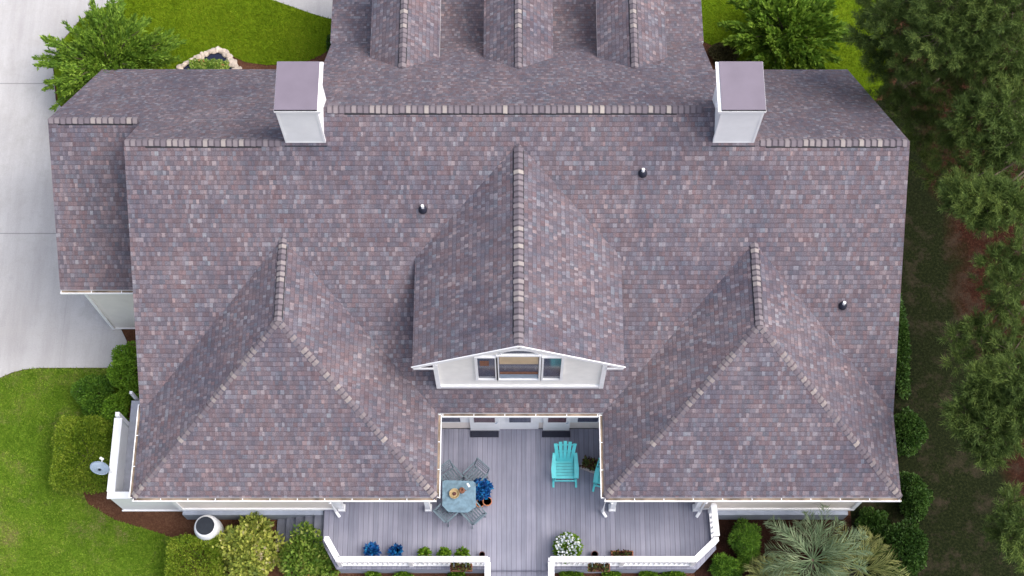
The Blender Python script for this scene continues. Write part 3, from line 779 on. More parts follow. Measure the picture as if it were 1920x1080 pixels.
def bush(name, c, r, m, label, cat='shrub', n=5200, leaf=(0.075,0.04), boxy=False, lumps=14, group=None, stems=True):
    """c = centre on the ground; r = (rx, ry, height)"""
    root = empty(name, (c[0],c[1],G), label, cat, group)
    rx, ry_, h = r
    if boxy:
        k = rng.uniform(-1,1,size=(n,3)); ax = rng.integers(0,3,n)
        pw = np.array([0.55,0.25,0.2]); ax = rng.choice(3, n, p=[0.22,0.22,0.56])
        sg = np.sign(rng.normal(size=n)); 
        for a in range(3): k[ax==a, a] = sg[ax==a]
        k[ax==2,2] = 1
        # rounded edges
        rr = (np.abs(k)**6).sum(1)**(1/6); k = k/rr[:,None]
        nrm = k/np.linalg.norm(k,axis=1,keepdims=True)
        wob = 1 + 0.05*np.sin(k[:,0]*7+c[0])*np.cos(k[:,1]*6+1) + rng.normal(size=n)*0.035
        P = k*np.array([rx,ry_,h/2])*wob[:,None] - nrm*rng.exponential(0.05,size=(n,1)); P[:,2] += h/2
    else:
        cs = rng.normal(size=(lumps,3)); cs /= np.linalg.norm(cs,axis=1,keepdims=True); cs[:,2] = np.abs(cs[:,2])
        cs *= rng.uniform(0.45,0.72,size=(lumps,1)); cs[0] = (0,0,0.3)
        rad = rng.uniform(0.26,0.42,lumps); rad[0] = 0.6
        w_ = rad**2; idx = rng.choice(lumps, n, p=w_/w_.sum())
        k = rng.normal(size=(n,3)); k /= np.linalg.norm(k,axis=1,keepdims=True)
        nrm = k.copy(); rr = rad[idx]*(1-np.minimum(rng.exponential(0.14,size=n),0.9))
        P = (cs[idx] + k*rr[:,None])
        P[:,2] = np.clip(P[:,2], -0.15, 2); P[:,2] = (P[:,2]+0.15)/1.15
        P *= np.array([rx,ry_,h])
    D = nrm + rng.normal(size=(n,3))*0.6 + np.array([0,0,0.35])
    leaf_mesh('foliage', P, D, leaf[0]*rng.uniform(0.6,1.4,n), leaf[1]*rng.uniform(0.7,1.3,n), m, root)
    if stems:
        bm = NB()
        for k in range(5):
            a = k*1.256+0.3
            tube(bm, [(0.03*math.cos(a),0.03*math.sin(a),0),(rx*0.3*math.cos(a),ry_*0.3*math.sin(a),h*0.35),(rx*0.5*math.cos(a+.3),ry_*0.5*math.sin(a+.3),h*0.7)], [0.03,0.022,0.008], 6)
        build('stem', bm, BARK, root)
    return root

def pxbush(name, px, py, rpx, h, m, label, **kw):
    """a shrub whose middle (at half height) is seen at px, py"""
    p = at(px, py, G + h*0.5); d = (p - Vector((0,CAM_Y,CAM_Z))).length; k = d/F
    rx, ry_ = (rpx if isinstance(rpx, tuple) else (rpx, rpx))
    return bush(name, (p.x,p.y), (rx*k, ry_*k*1.0, h), m, label, **kw)

pxbush('shrub', 240, 690, (40,56), 1.6, G_FRESH, 'tall bright green shrub against the house wall beside the driveway', n=9000, leaf=(0.07,0.045))
pxbush('shrub', 170, 738, (42,46), 1.1, G_MID, 'dark rounded shrub at the lawn edge below the driveway', n=8000, leaf=(0.07,0.04))
pxbush('shrub', 214, 768, (34,40), 1.1, G_FRESH, 'small green shrub between the dark shrub and the side porch', n=5500, leaf=(0.08,0.045))
pxbush('hedge', 157, 852, (49,64), 1.0, G_HEDGE, 'square clipped hedge beside the side porch parapet', n=16000, leaf=(0.055,0.035), boxy=True, cat='hedge')
pxbush('hedge', 368, 1052, (50,42), 1.0, G_HEDGE, 'square clipped hedge on the lawn edge below the white barrel', n=13000, leaf=(0.055,0.035), boxy=True, cat='hedge')
pxbush('shrub', 462, 1030, (68,74), 1.4, G_YELLOW, 'yellow green variegated shrub left of the side stairs', n=7000, leaf=(0.13,0.075), lumps=34)
pxbush('shrub', 578, 1040, (56,58), 1.3, G_MIX, 'green shrub with orange leaves below the side stairs', n=6500, leaf=(0.12,0.075), lumps=34)
pxbush('shrub', 1704, 815, (37,58), 1.2, G_DARK, 'dark green shrub under the right eave, upper one of the pair', n=9000, leaf=(0.08,0.05))
pxbush('shrub', 1714, 925, (38,48), 1.2, G_DARK, 'dark green shrub beside the lower right roof corner', n=8000, leaf=(0.08,0.05))
pxbush('shrub', 1692, 1025, (50,58), 1.3, G_DARK, 'large dark green shrub right of the palms', n=13000, leaf=(0.09,0.055), lumps=20)
pxbush('shrub', 1640, 975, (34,26), 0.8, G_DARK, 'low dark shrub under the right wing wall corner', n=5000, leaf=(0.08,0.05))
pxbush('shrub', 1398, 1010, (32,44), 1.5, G_MID, 'narrow feathery mid green shrub left of the palms', n=9000, leaf=(0.10,0.016), cat='shrub')
pxbush('shrub', 1365, 1062, (36,24), 0.8, G_MID, 'low green shrub below the deck railing corner', n=5000, leaf=(0.09,0.03))
pxbush('shrub', 1355, 98, (34,22), 0.7, G_BROWN, 'small brownish shrub beside the right chimney', n=4500, leaf=(0.07,0.04))
pxbush('shrub', 622, 84, (14,24), 0.9, G_DARK, 'narrow dark shrub tucked beside the upper left roof edge', n=2500, leaf=(0.07,0.04))
pxbush('shrub', 1690, 640, (16,120), 0.7, G_DARK, 'low dark foundation planting along the right house wall', n=7000, leaf=(0.09,0.05), lumps=26)
# plants growing along the foot of the deck
for px, ex in ((700,'under the left railing, nearest the yellow green shrub'),(755,'under the left railing, between its two neighbours'),(855,'under the left railing, nearest the front steps')):
    pxbush('bedding_plant', px, 1079, (16,10), 0.45, G_POT, 'low lime green plant '+ex, cat='plant', n=900, leaf=(0.08,0.045), stems=False, group='low plants along the foot of the deck')
for px, ex in ((1068,'under the right railing, nearest the front steps'),(1150,'under the right railing, second from the front steps'),(1215,'under the right railing, third from the front steps'),(1262,'under the right railing, nearest the corner')):
    pxbush('bedding_plant', px, 1077, (22,9), 0.45, G_POT, 'low lime green plant '+ex, cat='plant', n=1100, leaf=(0.08,0.045), stems=False, group='low plants along the foot of the deck')

def spray_tree(name, c, R0, h, m, label, nb=120, leafL=0.10, leafW=0.045, per=90, droop=0.25, zmin=0.15, jag=0.35, seed=1):
    root = empty(name, (c[0],c[1],G), label, 'tree'); rg = np.random.default_rng(seed)
    P, D = [], []; tb = NB()
    tube(tb, [(0,0,0),(0.03,0.02,h*0.35),(-0.02,0.03,h*0.75)], [0.10,0.075,0.03], 8)
    lb = NB()
    for b in range(nb):
        az = rg.uniform(0, 2*math.pi); el = math.asin(rg.uniform(zmin, 1.0))
        ln = rg.uniform(1-jag, 1.0)
        tip = np.array([math.cos(az)*math.cos(el)*R0*ln, math.sin(az)*math.cos(el)*R0*ln, h*0.30 + math.sin(el)*(h*0.70)*ln])
        base = np.array([0,0,h*rg.uniform(0.1,0.5)])
        mid = (base+tip)/2 + np.array([0,0,droop*R0*0.4])
        t = rg.beta(2.2,1.0,per)
        q = (1-t)[:,None]**2*base + (2*t*(1-t))[:,None]*mid + (t**2)[:,None]*tip
        spread = (0.085*R0*(1.2-t))[:,None]
        q = q + rg.normal(size=(per,3))*spread*0.6*np.array([1,1,0.6])
        dr = (tip-base)/np.linalg.norm(tip-base) + rg.normal(size=(per,3))*0.38
        P.append(q); D.append(dr)
        if b % 3 == 0: tube(lb, [base, mid, tip*0.92+base*0.08], [0.028,0.016,0.005], 5, False)
    P = np.concatenate(P); D = np.concatenate(D); n = len(P)
    build('trunk', tb, BARK, root); build('limbs', lb, BARK, root)
    leaf_mesh('crown', P, D, leafL*rg.uniform(0.6,1.4,n), leafW*rg.uniform(0.7,1.3,n), m, root, 0.2)
    return root
p = at(205, 116, 0.6)
spray_tree('ornamental_tree', (p.x,p.y), 2.6, 2.6, G_BRIGHT, 'bright green feathery tree beside the driveway above the garage roof', nb=175, per=190, leafL=0.15, leafW=0.05, jag=0.45, seed=3)
p = at(1474, 56, 0.6)
spray_tree('ornamental_tree', (p.x,p.y), 2.15, 2.6, G_BRIGHT, 'bright green bushy tree above the right chimney', nb=150, per=120, leafL=0.19, leafW=0.10, seed=5)

def palm(c, m, label, nf=34, L=1.75, seed=2, h=0.9, lens=(0.75,1.0)):
    root = empty('palm_tree', (c[0],c[1],G), label, 'palm tree'); rg = np.random.default_rng(seed)
    bm = NB(); lathe(bm, [(0.17,0),(0.2,h*0.3),(0.16,h*0.8),(0.13,h)], 12); build('trunk', bm, BARK, root)
    P, D, LL = [], [], []; rb = NB()
    for f in range(nf):
        az = f*2.399 + rg.uniform(-.2,.2); e = rg.uniform(0.1,1.25) if f < nf*0.8 else rg.uniform(-0.2,0.3)
        l = L*rg.uniform(*lens); seg = 16; pts = []
        p = np.array([0.05*math.cos(az),0.05*math.sin(az),h]); el = e
        for s in range(seg+1):
            pts.append(p.copy())
            d = np.array([math.cos(az)*math.cos(el), math.sin(az)*math.cos(el), math.sin(el)])
            p = p + d*l/seg; el -= 0.09 + 0.02*s*0.5
        tube(rb, [Vector(q) for q in pts[::4]], [0.018,0.014,0.010,0.007,0.003], 5, False)
        side = np.array([-math.sin(az), math.cos(az), 0])
        nl = 46
        for s in (-1,1):
            for k in range(nl):
                t = 0.14 + 0.86*k/nl; x = t*seg; i = min(int(x), seg-1)
                q = pts[i] + (pts[i+1]-pts[i])*(x-i); fw = pts[i+1]-pts[i]; fw /= np.linalg.norm(fw)
                P.append(q); D.append(fw*rg.uniform(0.8,1.3) + s*side*rg.uniform(0.45,0.85) + np.array([0,0,rg.uniform(0.0,0.6)]) + rg.normal(size=3)*0.12)
                LL.append(0.46*math.sin(math.pi*min(1,0.25+t*0.72))*rg.uniform(0.8,1.1))
    build('frond_ribs', rb, m, root)
    leaf_mesh('fronds', np.array(P), np.array(D), np.array(LL), 0.019, m, root, 0.35)
    return root
p = at(1522, 1052, 0.4); palm((p.x,p.y), G_PALM, 'large silvery blue green palm in front of the right wing', nf=30, L=2.35, seed=4, h=1.35)
p = at(1612, 1068, 0.0); palm((p.x,p.y), G_PALMY, 'golden green palm at the right, beside the silvery palm', nf=24, L=1.75, seed=9, h=0.8)
p = at(1450, 1096, 0.0); palm((p.x,p.y), G_PALMY, 'yellow green palm at the bottom edge, left of the silvery palm', nf=20, L=1.15, seed=12, h=0.8)

# pines: each has its own trunk, limbs and tufted crown
def pine(trunk, clumps, label, seed, top=9.0):
    rg = np.random.default_rng(seed)
    root = empty('pine_tree', (trunk[0],trunk[1],G), label, 'pine tree', 'pine trees standing right of the house')
    bm = NB(); H_ = top - G
    tube(bm, [(0,0,0),(0.08,0.05,H_*0.4),(-0.05,0.1,H_*0.8),(0,0,H_)], [0.22,0.17,0.09,0.03], 10)
    build('trunk', bm, BARK, root)
    lb = NB(); P, D = [], []
    org = np.array([trunk[0],trunk[1],G])
    for (px, py, z, rr, dens) in clumps:
        c = np.array(at(px, py, z)) - org
        base = np.array([0.02,0.05,max(0.8,c[2]-0.7-rg.uniform(0,0.6))])
        tube(lb, [base, (base+c)/2+np.array([0,0,-0.1]), c], [0.06,0.04,0.012], 5, False)
        nt = int(80*dens*(rr/0.8)**1.6)                # twig tufts in the clump
        k = rg.normal(size=(nt,3)); k /= np.linalg.norm(k,axis=1,keepdims=True)
        k[:,2] *= 0.55; ce = c + k*rr*rg.uniform(0.25,1.0,size=(nt,1))**0.6
        out = ce - c; out /= np.linalg.norm(out,axis=1,keepdims=True)+1e-6; out[:,2] += 0.5
        for q, o in zip(ce, out):
            if rg.uniform() < 0.25: tube(lb, [c*0.6+q*0.4, q], [0.01,0.003], 3, False)
            m_ = 80
            dd = o + rg.normal(size=(m_,3))*0.75
            P.append(q + o*rg.uniform(-0.18,0.1,size=(m_,1)) + rg.normal(size=(m_,3))*0.03); D.append(dd)
    P = np.concatenate(P); D = np.concatenate(D); n = len(P)
    build('limbs', lb, BARK, root)
    leaf_mesh('crown', P, D, 0.16*rg.uniform(0.7,1.3,n), 0.015, G_PINE, root, 0.3)
    return root
pine((15.6,8.3), [(1640,70,5.0,0.8,1),(1690,40,6.0,1.0,1),(1660,120,4.6,0.7,.9),(1720,110,5.6,0.9,.9),(1770,60,7.0,1.1,1),(1720,-10,6.5,1.0,1),(1640,10,5.0,0.7,1),(1790,0,7.5,1.1,1),(1760,160,5.0,0.7,.5),(1690,150,4.0,0.8,.6),(1730,60,5.0,1.0,.8),(1800,110,5.5,0.9,.7),(1660,190,3.4,0.6,.4),(1700,200,3.6,0.8,.5)],
     'dark pine tree at the upper right, nearest the side lawn', 21, 8.5)
pine((18.0,9.0), [(1850,40,7.5,1.0,1.1),(1890,100,7.0,0.9,1.1),(1840,110,6.5,0.8,.9),(1900,10,8.0,1.0,1),(1860,-30,8,1.0,1),(1930,150,6.5,0.9,1),(1830,170,5.0,0.9,.7),(1880,190,5.0,0.9,.6),(1820,60,6.0,1.0,.8)],
     'dark pine tree filling the upper right corner', 22, 9.5)
pine((16.9,5.2), [(1830,220,6.2,0.85,1.2),(1890,200,6.8,0.85,1.3),(1800,250,5.0,0.6,.7),(1780,290,4.6,0.6,.6),(1860,280,6.0,0.8,1.0),(1910,260,6.5,0.8,1.1),(1760,330,4.0,0.5,.5),(1720,290,3.0,0.6,.4),(1740,250,3.4,0.8,.5),(1770,210,3.6,0.8,.5),(1840,310,4.2,0.8,.5),(1900,320,4.6,0.8,.5)],
     'pine tree right of the right chimney, third down from the top', 23, 7.6)
pine((16.4,3.4), [(1800,370,6.2,0.55,1.5),(1850,380,6.6,0.8,1.6),(1900,385,6.8,0.75,1.4),(1840,400,6.0,0.6,1.4),(1800,345,5.6,0.4,1.2)],
     'single bright pine bough reaching towards the right roof edge', 24, 7.2)
pine((16.8,0.9), [(1870,490,5.6,0.6,.8),(1900,530,5.6,0.7,.8),(1880,570,5.0,0.6,.6),(1915,470,6,0.6,.7),(1840,620,4.6,0.6,.5),(1790,632,4.4,0.35,.7),(1800,675,4.2,0.4,.6),(1850,660,4.4,0.6,.5),(1880,620,4.4,0.8,.6),(1900,660,4.8,0.8,.7),(1860,540,4.6,0.6,.5)],
     'thin airy pine tree at the middle of the right edge', 25, 6.6)
pine((16.3,-2.6), [(1850,720,5.6,0.6,1.2),(1900,700,6.0,0.7,1.3),(1820,780,5.2,0.7,1.5),(1870,800,5.4,0.85,1.5),(1910,770,5.8,0.7,1.2),(1850,835,5.0,0.6,1.3),(1830,750,5.2,0.5,1.2),(1930,720,6.2,0.6,1.2),(1880,750,5.0,0.9,1.2)],
     'bright tufted pine tree right of the lower right roof', 26, 6.8)
pine((16.6,-7.0), [(1890,965,4.0,0.5,.7),(1910,1000,4.2,0.6,.8),(1900,940,4.0,0.4,.6),(1930,980,4.4,0.6,.9),(1925,1040,4.0,0.5,.8),(1880,1010,3.6,0.5,.6)],
     'small pine tree at the lower right edge', 27, 5.2)

# ---------------------------------------------------------------- pond
p = at(392, 124, G)
pond = empty('garden_pond', (p.x,p.y,G), 'small dark garden pond edged with pale stones above the garage roof', 'pond')
ring = [at(x,y,G)-p for x,y in ((338,128),(352,119),(366,112),(380,106),(394,99),(408,95),(420,98),(428,106),(434,116),(440,124),(446,132),(430,140),(350,140))]
bm = NB(); bm.faces.new([bm.verts.new((v.x*0.93,v.y*0.93,0.03)) for v in ring]); bmesh.ops.triangulate(bm, faces=bm.faces)
mw, nt, b = mat('pond_water'); b.inputs['Base Color'].default_value = (0.008,0.012,0.035,1); b.inputs['Roughness'].default_value = 0.08
bump(nt, b, noise(nt, pos(nt), 8, 3), 0.15, 0.02)
build('pond_surface', bm, mw, pond)
for i in range(len(ring)-2):
    a, b_ = ring[i], ring[i+1]
    for t in (0.0, 0.5):
        q = a.lerp(b_, t); bm = NB()
        bmesh.ops.create_icosphere(bm, subdivisions=2, radius=0.12)
        sc_ = (random.uniform(0.9,1.5), random.uniform(0.6,1.0), random.uniform(0.4,0.7)); an = random.uniform(0,3)
        for v in bm.verts:
            v.co *= 1 + random.uniform(-0.12,0.12); v.co = Vector((v.co.x*sc_[0], v.co.y*sc_[1], v.co.z*sc_[2]))
        bmesh.ops.rotate(bm, verts=bm.verts, matrix=Matrix.Rotation(an,3,'Z')); bmesh.ops.translate(bm, verts=bm.verts, vec=(q.x,q.y,0.06))
        build('stone', bm, ROCK, pond)
k = rng.uniform(size=(900,2)); bx = np.array([[-0.6+1.25*a, -0.35+0.5*b_, 0.05+0.12*rng.uniform()] for a, b_ in k])
leaf_mesh('pond_plants', bx, rng.normal(size=(900,3))+np.array([0,0,0.6]), 0.11, 0.06, G_MIX, pond, 0.7)
# hose
bm = NB(); pts = []

# grass tufts standing on the lawns
def inside(P, poly):
    x, y = P[:,0], P[:,1]; c = np.zeros(len(P), bool); n = len(poly)
    for i in range(n):
        (x0,y0), (x1,y1) = poly[i], poly[(i+1)%n]
        c ^= ((y0 > y) != (y1 > y)) & (x < (x1-x0)*(y-y0)/((y1-y0) or 1e-9) + x0)
    return c
def grass(poly, area, n, m, skip=None):
    P = np.column_stack([rng.uniform(area[0],area[1],n), rng.uniform(area[2],area[3],n)])
    P = P[inside(P, poly)]
    if skip: P = P[~inside(P, skip)]
    k = len(P)
    P3 = np.column_stack([P, np.full(k, G+0.011)])
    D = rng.normal(size=(k,3))*0.7 + np.array([0,0,0.8]); D[:,2] = np.abs(D[:,2])
    o = leaf_mesh('grass', P3, D, rng.uniform(0.04,0.11,k), rng.uniform(0.012,0.03,k), m, None, 0.2)
    return tag(o, kind='stuff')
G_GRASS = island_mat('lawn_blades', [(0.0,(0.065,0.14,0.010)),(0.35,(0.13,0.24,0.018)),(0.65,(0.21,0.33,0.03)),(0.85,(0.30,0.38,0.06)),(1.0,(0.40,0.36,0.15))], 0.8, 0.2, 0.9, 0.1, dry=(0.30,0.25,0.12))
G_GRASS2 = island_mat('front_lawn_blades', [(0.0,(0.08,0.14,0.005)),(0.4,(0.15,0.23,0.008)),(0.8,(0.22,0.29,0.014)),(1.0,(0.30,0.36,0.03))], 0.8, 0.2, 0.9, 0.1)
grass(lawn, (-17,-9,-9.5,-2.3), 110000, G_GRASS); grass(fl, (-15,-5,5.5,12), 80000, G_GRASS2, wk); grass(fr, (5,13.5,6,12), 40000, G_GRASS2)

# ---------------------------------------------------------------- deck furniture
def adirondack():
    root = empty('deck_chair', (0,0,0), '', 'chair')
    # faces -Y
    bm = NB()
    for k in range(6):
        y = -0.30 + k*0.095; z = 0.37 - k*0.022
        bar(bm, (-0.26,y,z),(0.26,y,z), 0.082, 0.02)
    build('seat', bm, TEAL, root)
    bm = NB()
    for k, x in enumerate((-0.22,-0.11,0,0.11,0.22)):
        ln = (0.82,0.90,0.93,0.90,0.82)[k]; dx = x*0.28
        bar(bm, (x*0.86,0.20,0.26),(x+dx,0.20+ln*0.42,0.26+ln*0.88), 0.098, 0.018, up=(0,-0.9,0.4))
    bar(bm, (-0.30,0.42,0.62),(0.30,0.42,0.62),0.03,0.06)
    bar(bm, (-0.26,0.53,0.90),(0.26,0.53,0.90),0.03,0.05)
    build('backrest', bm, TEAL, root)
    for s in (-1,1):
        bm = NB()
        vs = [(s*0.26,-0.36),(s*0.385,-0.38),(s*0.40,-0.10),(s*0.355,0.38),(s*0.27,0.38)]
        top = [bm.verts.new((x,y,0.565)) for x,y in vs]; lo = [bm.verts.new((x,y,0.54)) for x,y in vs]
        bm.faces.new(top); bm.faces.new(lo[::-1])
        for k in range(5): bm.faces.new((top[k],lo[k],lo[(k+1)%5],top[(k+1)%5]))
        bmesh.ops.recalc_face_normals(bm, faces=bm.faces); build('armrest', bm, TEAL, root)
        bm = NB(); box(bm, s*0.315-0.014, s*0.315+0.014, -0.33, -0.22, 0, 0.538); build('leg', bm, TEAL, root)
        bm = NB(); bar(bm, (s*0.275,-0.38,0.30),(s*0.275,0.52,0.04), 0.025, 0.12); build('leg', bm, TEAL, root)
        bm = NB(); bar(bm, (s*0.33,-0.52,0.025),(s*0.33,-0.28,0.025), 0.06, 0.045); build('foot', bm, TEAL, root)
    bm = NB(); bar(bm, (-0.30,-0.40,0.32),(0.30,-0.40,0.32),0.02,0.12); build('front_rail', bm, TEAL, root)
    return root
ac = adirondack(); ac['label'] = 'turquoise slatted armchair standing clear on the deck'; ac['group'] = 'turquoise deck chairs'
q = at(1059, 877, 0.3); ac.location = (q.x, q.y, 0.004)
a2 = copy_tree(ac); a2['label'] = 'turquoise armchair mostly hidden under the right wing eave'
q = at(1140, 890, 0.3); a2.location = (q.x, q.y, 0.004); a2.rotation_euler = (0,0,R(-12))

def metal_chair():
    root = empty('patio_chair', (0,0,0), '', 'chair')
    bm = NB()
    for k in range(6): bar(bm, (-0.2+k*0.08,-0.21,0.43),(-0.2+k*0.08,0.21,0.43),0.04,0.012)
    bar(bm, (-0.24,-0.22,0.425),(0.24,-0.22,0.425),0.025,0.02); bar(bm, (-0.24,0.22,0.425),(0.24,0.22,0.425),0.025,0.02)
    build('seat', bm, SLATE, root)
    bm = NB()
    for z in (0.56,0.66,0.76): bar(bm, (-0.21,0.235+(z-0.43)*0.3,z),(0.21,0.235+(z-0.43)*0.3,z),0.012,0.045)
    bar(bm, (-0.24,0.36,0.88),(0.24,0.36,0.88),0.03,0.05)
    bar(bm, (-0.235,0.23,0.43),(-0.235,0.365,0.88),0.025,0.025); bar(bm, (0.235,0.23,0.43),(0.235,0.365,0.88),0.025,0.025)
    build('backrest', bm, SLATE, root)
    for s in (-1,1):
        bm = NB(); bar(bm, (s*0.25,0.29,0.63),(s*0.27,-0.22,0.65),0.04,0.02); bar(bm, (s*0.27,-0.21,0.65),(s*0.25,-0.22,0.43),0.02,0.02); build('armrest', bm, SLATE, root)
        for y in (-0.22,0.24):
            bm = NB(); bar(bm, (s*0.235,y,0.42),(s*0.25,y*1.12,0.0),0.024,0.024); build('leg', bm, SLATE, root)
    return root
tc = at(861, 932, 0.73)
labs = ['slate grey metal patio chair at the upper left corner of the table', 'slate grey metal patio chair at the upper right corner of the table', 'slate grey metal patio chair at the lower left corner of the table', 'slate grey metal patio chair at the lower right corner of the table']
mc = metal_chair()
# back (+Y local) points away from the table
for i, (px, py, a) in enumerate(((846,897,R(38)),(891,893,R(-42)),(841,958,R(135)),(886,962,R(-138)))):
    o = mc if i == 0 else copy_tree(mc)
    q = at(px, py, 0.4); o.location = (q.x,q.y,0.003); o.rotation_euler = (0,0,a); o['label'] = labs[i]; o['group'] = 'patio chairs round the dining table'
tb = empty('dining_table', (tc.x,tc.y,0.003), 'pale blue octagonal patio table set with bowl and pot', 'table')
bm = NB()
oc = [(0.47,0.40),(0.38,0.47),(-0.42,0.49),(-0.49,0.45),(-0.48,-0.25),(-0.30,-0.43),(0.25,-0.45),(0.48,-0.28)]
top = [bm.verts.new((x,y,0.73)) for x,y in oc]; lo = [bm.verts.new((x,y,0.70)) for x,y in oc]
bm.faces.new(top); bm.faces.new(lo[::-1])
for k in range(8): bm.faces.new((top[k],lo[k],lo[(k+1)%8],top[(k+1)%8]))
bmesh.ops.recalc_face_normals(bm, faces=bm.faces); build('table_top', bm, TABLE, tb)
for x, y in ((0.36,0.34),(-0.36,0.34),(-0.34,-0.3),(0.34,-0.3)):
    bm = NB(); bar(bm, (x*0.9,y*0.9,0.70),(x,y,0.0),0.03,0.03); build('leg', bm, SLATE, tb)

def pot(name, p, r, h, m, label, cat='pot', leaf_m=None, nl=250, spread=1.4, lh=0.3, ll=(0.09,0.05), group=None, flowers=None, nf=0):
    root = empty(name, p, label, cat, group)
    bm = NB(); lathe(bm, [(r*0.68,0),(r*0.95,h*0.85),(r*1.06,h*0.86),(r*1.06,h),(r*0.88,h),(r*0.86,h*0.9)], 20); build('pot_body', bm, m, root)
    bm = NB(); lathe(bm, [(r*0.5,h*0.86),(r*0.87,h*0.9)], 16); build('soil', bm, SOIL, root)
    def blob(n, rr, z0, z1):
        k = rng.normal(size=(n,3)); k /= np.linalg.norm(k,axis=1,keepdims=True); k[:,2] = np.abs(k[:,2])
        k *= rng.uniform(0.3,1.0,size=(n,1))**0.5
        return k*np.array([rr,rr,z1-z0]) + np.array([0,0,z0]), k + rng.normal(size=(n,3))*0.5
    if leaf_m:
        P, D = blob(nl, r*spread, h*0.9, h*0.9+lh); leaf_mesh('foliage', P, D, ll[0], ll[1], leaf_m, root)
    if flowers:
        P, D = blob(nf, r*spread*0.95, h+lh*0.5, h+lh*1.15); leaf_mesh('flowers', P, D, 0.075, 0.07, flowers, root, 0.9)
    return root
# things on the table
q = at(852, 926, 0.78)
bw = empty('bowl', (q.x,q.y,0.7345), 'ochre bowl with dark contents on the dining table', 'bowl')
bm = NB(); lathe(bm, [(0.05,0),(0.12,0.05),(0.15,0.10),(0.135,0.10),(0.09,0.05)], 20); build('bowl_body', bm, OCHRE, bw)
bm = NB(); lathe(bm, [(0.02,0.055),(0.055,0.07),(0.03,0.10)], 12); build('contents', bm, DARKPOT, bw)
q = at(866, 920, 0.78)
jg = empty('jug', (q.x,q.y,0.7345), 'dark brown round pot on the dining table beside the ochre bowl', 'pot')
bm = NB(); lathe(bm, [(0.06,0),(0.09,0.06),(0.085,0.12),(0.06,0.15),(0.045,0.15),(0.06,0.10)], 20); build('jug_body', bm, COCO, jg)
bm = NB(); tube(bm, [(0.08,0,0.05),(0.13,0,0.09),(0.06,0,0.14)], 0.01, 6); build('handle', bm, COCO, jg)
q = at(879, 907, 0.74)
bm = NB(); vs = [bm.verts.new(v) for v in ((-.05,.05,.012),(.0,.075,.02),(.07,-.03,.03),(.02,-.06,.015))]; bm.faces.new(vs)
v2 = [bm.verts.new(v.co-Vector((0,0,.006))) for v in vs]; bm.faces.new(v2[::-1])
for k in range(4): bm.faces.new((vs[k],v2[k],v2[(k+1)%4],vs[(k+1)%4]))
nk = build('napkin', bm, WHITE); nk.location = (q.x-0.02,q.y-0.05,0.7345); tag(nk, 'small folded white napkin at the upper edge of the table', 'napkin')

pot('flower_pot', at(903,918,0.25)-Vector((0,0,0.247)), 0.17, 0.28, BLUEPOT, 'blue flowering plant in a cobalt pot at the right of the table', 'potted plant', G_BLUEF, 420, 1.55, 0.35, (0.13,0.09), flowers=G_BLUEF, nf=260)
pot('flower_pot', at(900,945,0.1)-Vector((0,0,0.097)), 0.115, 0.2, TERRA, 'small terracotta pot below the blue flowers, the left one', 'pot')
pot('flower_pot', at(914,942,0.1)-Vector((0,0,0.097)), 0.13, 0.26, TERRA, 'larger terracotta pot below the blue flowers, the right one', 'pot')
pot('flower_pot', at(698,1034,0.2)-Vector((0,0,0.197)), 0.15, 0.30, BLUEPOT, 'cobalt blue planter by the left railing, nearer the corner', 'potted plant', G_BLUEF, 130, 1.25, 0.16, (0.12,0.08), group='cobalt planters by the left railing')
pot('flower_pot', at(743,1036,0.2)-Vector((0,0,0.197)), 0.15, 0.30, BLUEPOT, 'cobalt blue planter by the left railing, nearer the green pots', 'potted plant', G_BLUEF, 130, 1.2, 0.16, (0.12,0.08), group='cobalt planters by the left railing')
for px, ex in ((797,'leftmost of the three'),(833,'middle one of the three'),(867,'rightmost of the three')):
    pot('flower_pot', at(px,1040,0.2)-Vector((0,0,0.197)), 0.11, 0.24, TERRA, 'lime green plant in a small pot behind the left railing, '+ex, 'potted plant', G_POT, 190, 1.5, 0.24, (0.10,0.06), group='green pots behind the left railing')
pot('flower_pot', at(904,1040,0.15)-Vector((0,0,0.147)), 0.08, 0.2, DARKPOT, 'small dark red pot at the left railing end by the front steps', 'pot')
pot('flower_pot', at(1115,1040,0.15)-Vector((0,0,0.147)), 0.10, 0.2, DARKPOT, 'small dark red pot behind the right railing beside the white flowers', 'pot')
pot('flower_pot', at(1064,1028,0.2)-Vector((0,0,0.197)), 0.20, 0.3, BLUEPOT, 'large potted bush with white and pale blue blooms behind the right railing', 'potted plant', G_POT, 900, 1.9, 0.38, (0.11,0.07), flowers=G_WHITEF, nf=150)
# long planter behind the right railing
q = at(1167,1038,0.15)
lp = empty('planter_box', (q.x,q.y,0.003), 'long narrow terracotta trough behind the right railing', 'planter')
def trough(root, L, W_, Hh, m, leafm, n, lz=0.12, rot=0, ll=0.09):
    bm = NB(); t = 0.02
    box(bm, -L/2, L/2, -W_/2, -W_/2+t, 0, Hh); box(bm, -L/2, L/2, W_/2-t, W_/2, 0, Hh)
    box(bm, -L/2, -L/2+t, -W_/2+t+.001, W_/2-t-.001, 0, Hh-.002); box(bm, L/2-t, L/2, -W_/2+t+.001, W_/2-t-.001, 0, Hh-.002)
    box(bm, -L/2+t+.001, L/2-t-.001, -W_/2+t+.001, W_/2-t-.001, 0.01, 0.03)
    build('trough', bm, m, root)
    bm = NB(); box(bm, -L/2+t+.002, L/2-t-.002, -W_/2+t+.002, W_/2-t-.002, 0.032, Hh*0.85); build('soil', bm, SOIL, root)
    P = np.column_stack([rng.uniform(-L/2*0.92,L/2*0.8,n), rng.uniform(-W_/2,W_/2,n)*0.9, Hh*0.85+rng.uniform(0,lz,n)])
    leaf_mesh('foliage', P, rng.normal(size=(n,3))*0.8+np.array([0,0,0.7]), ll, 0.05, leafm, root)
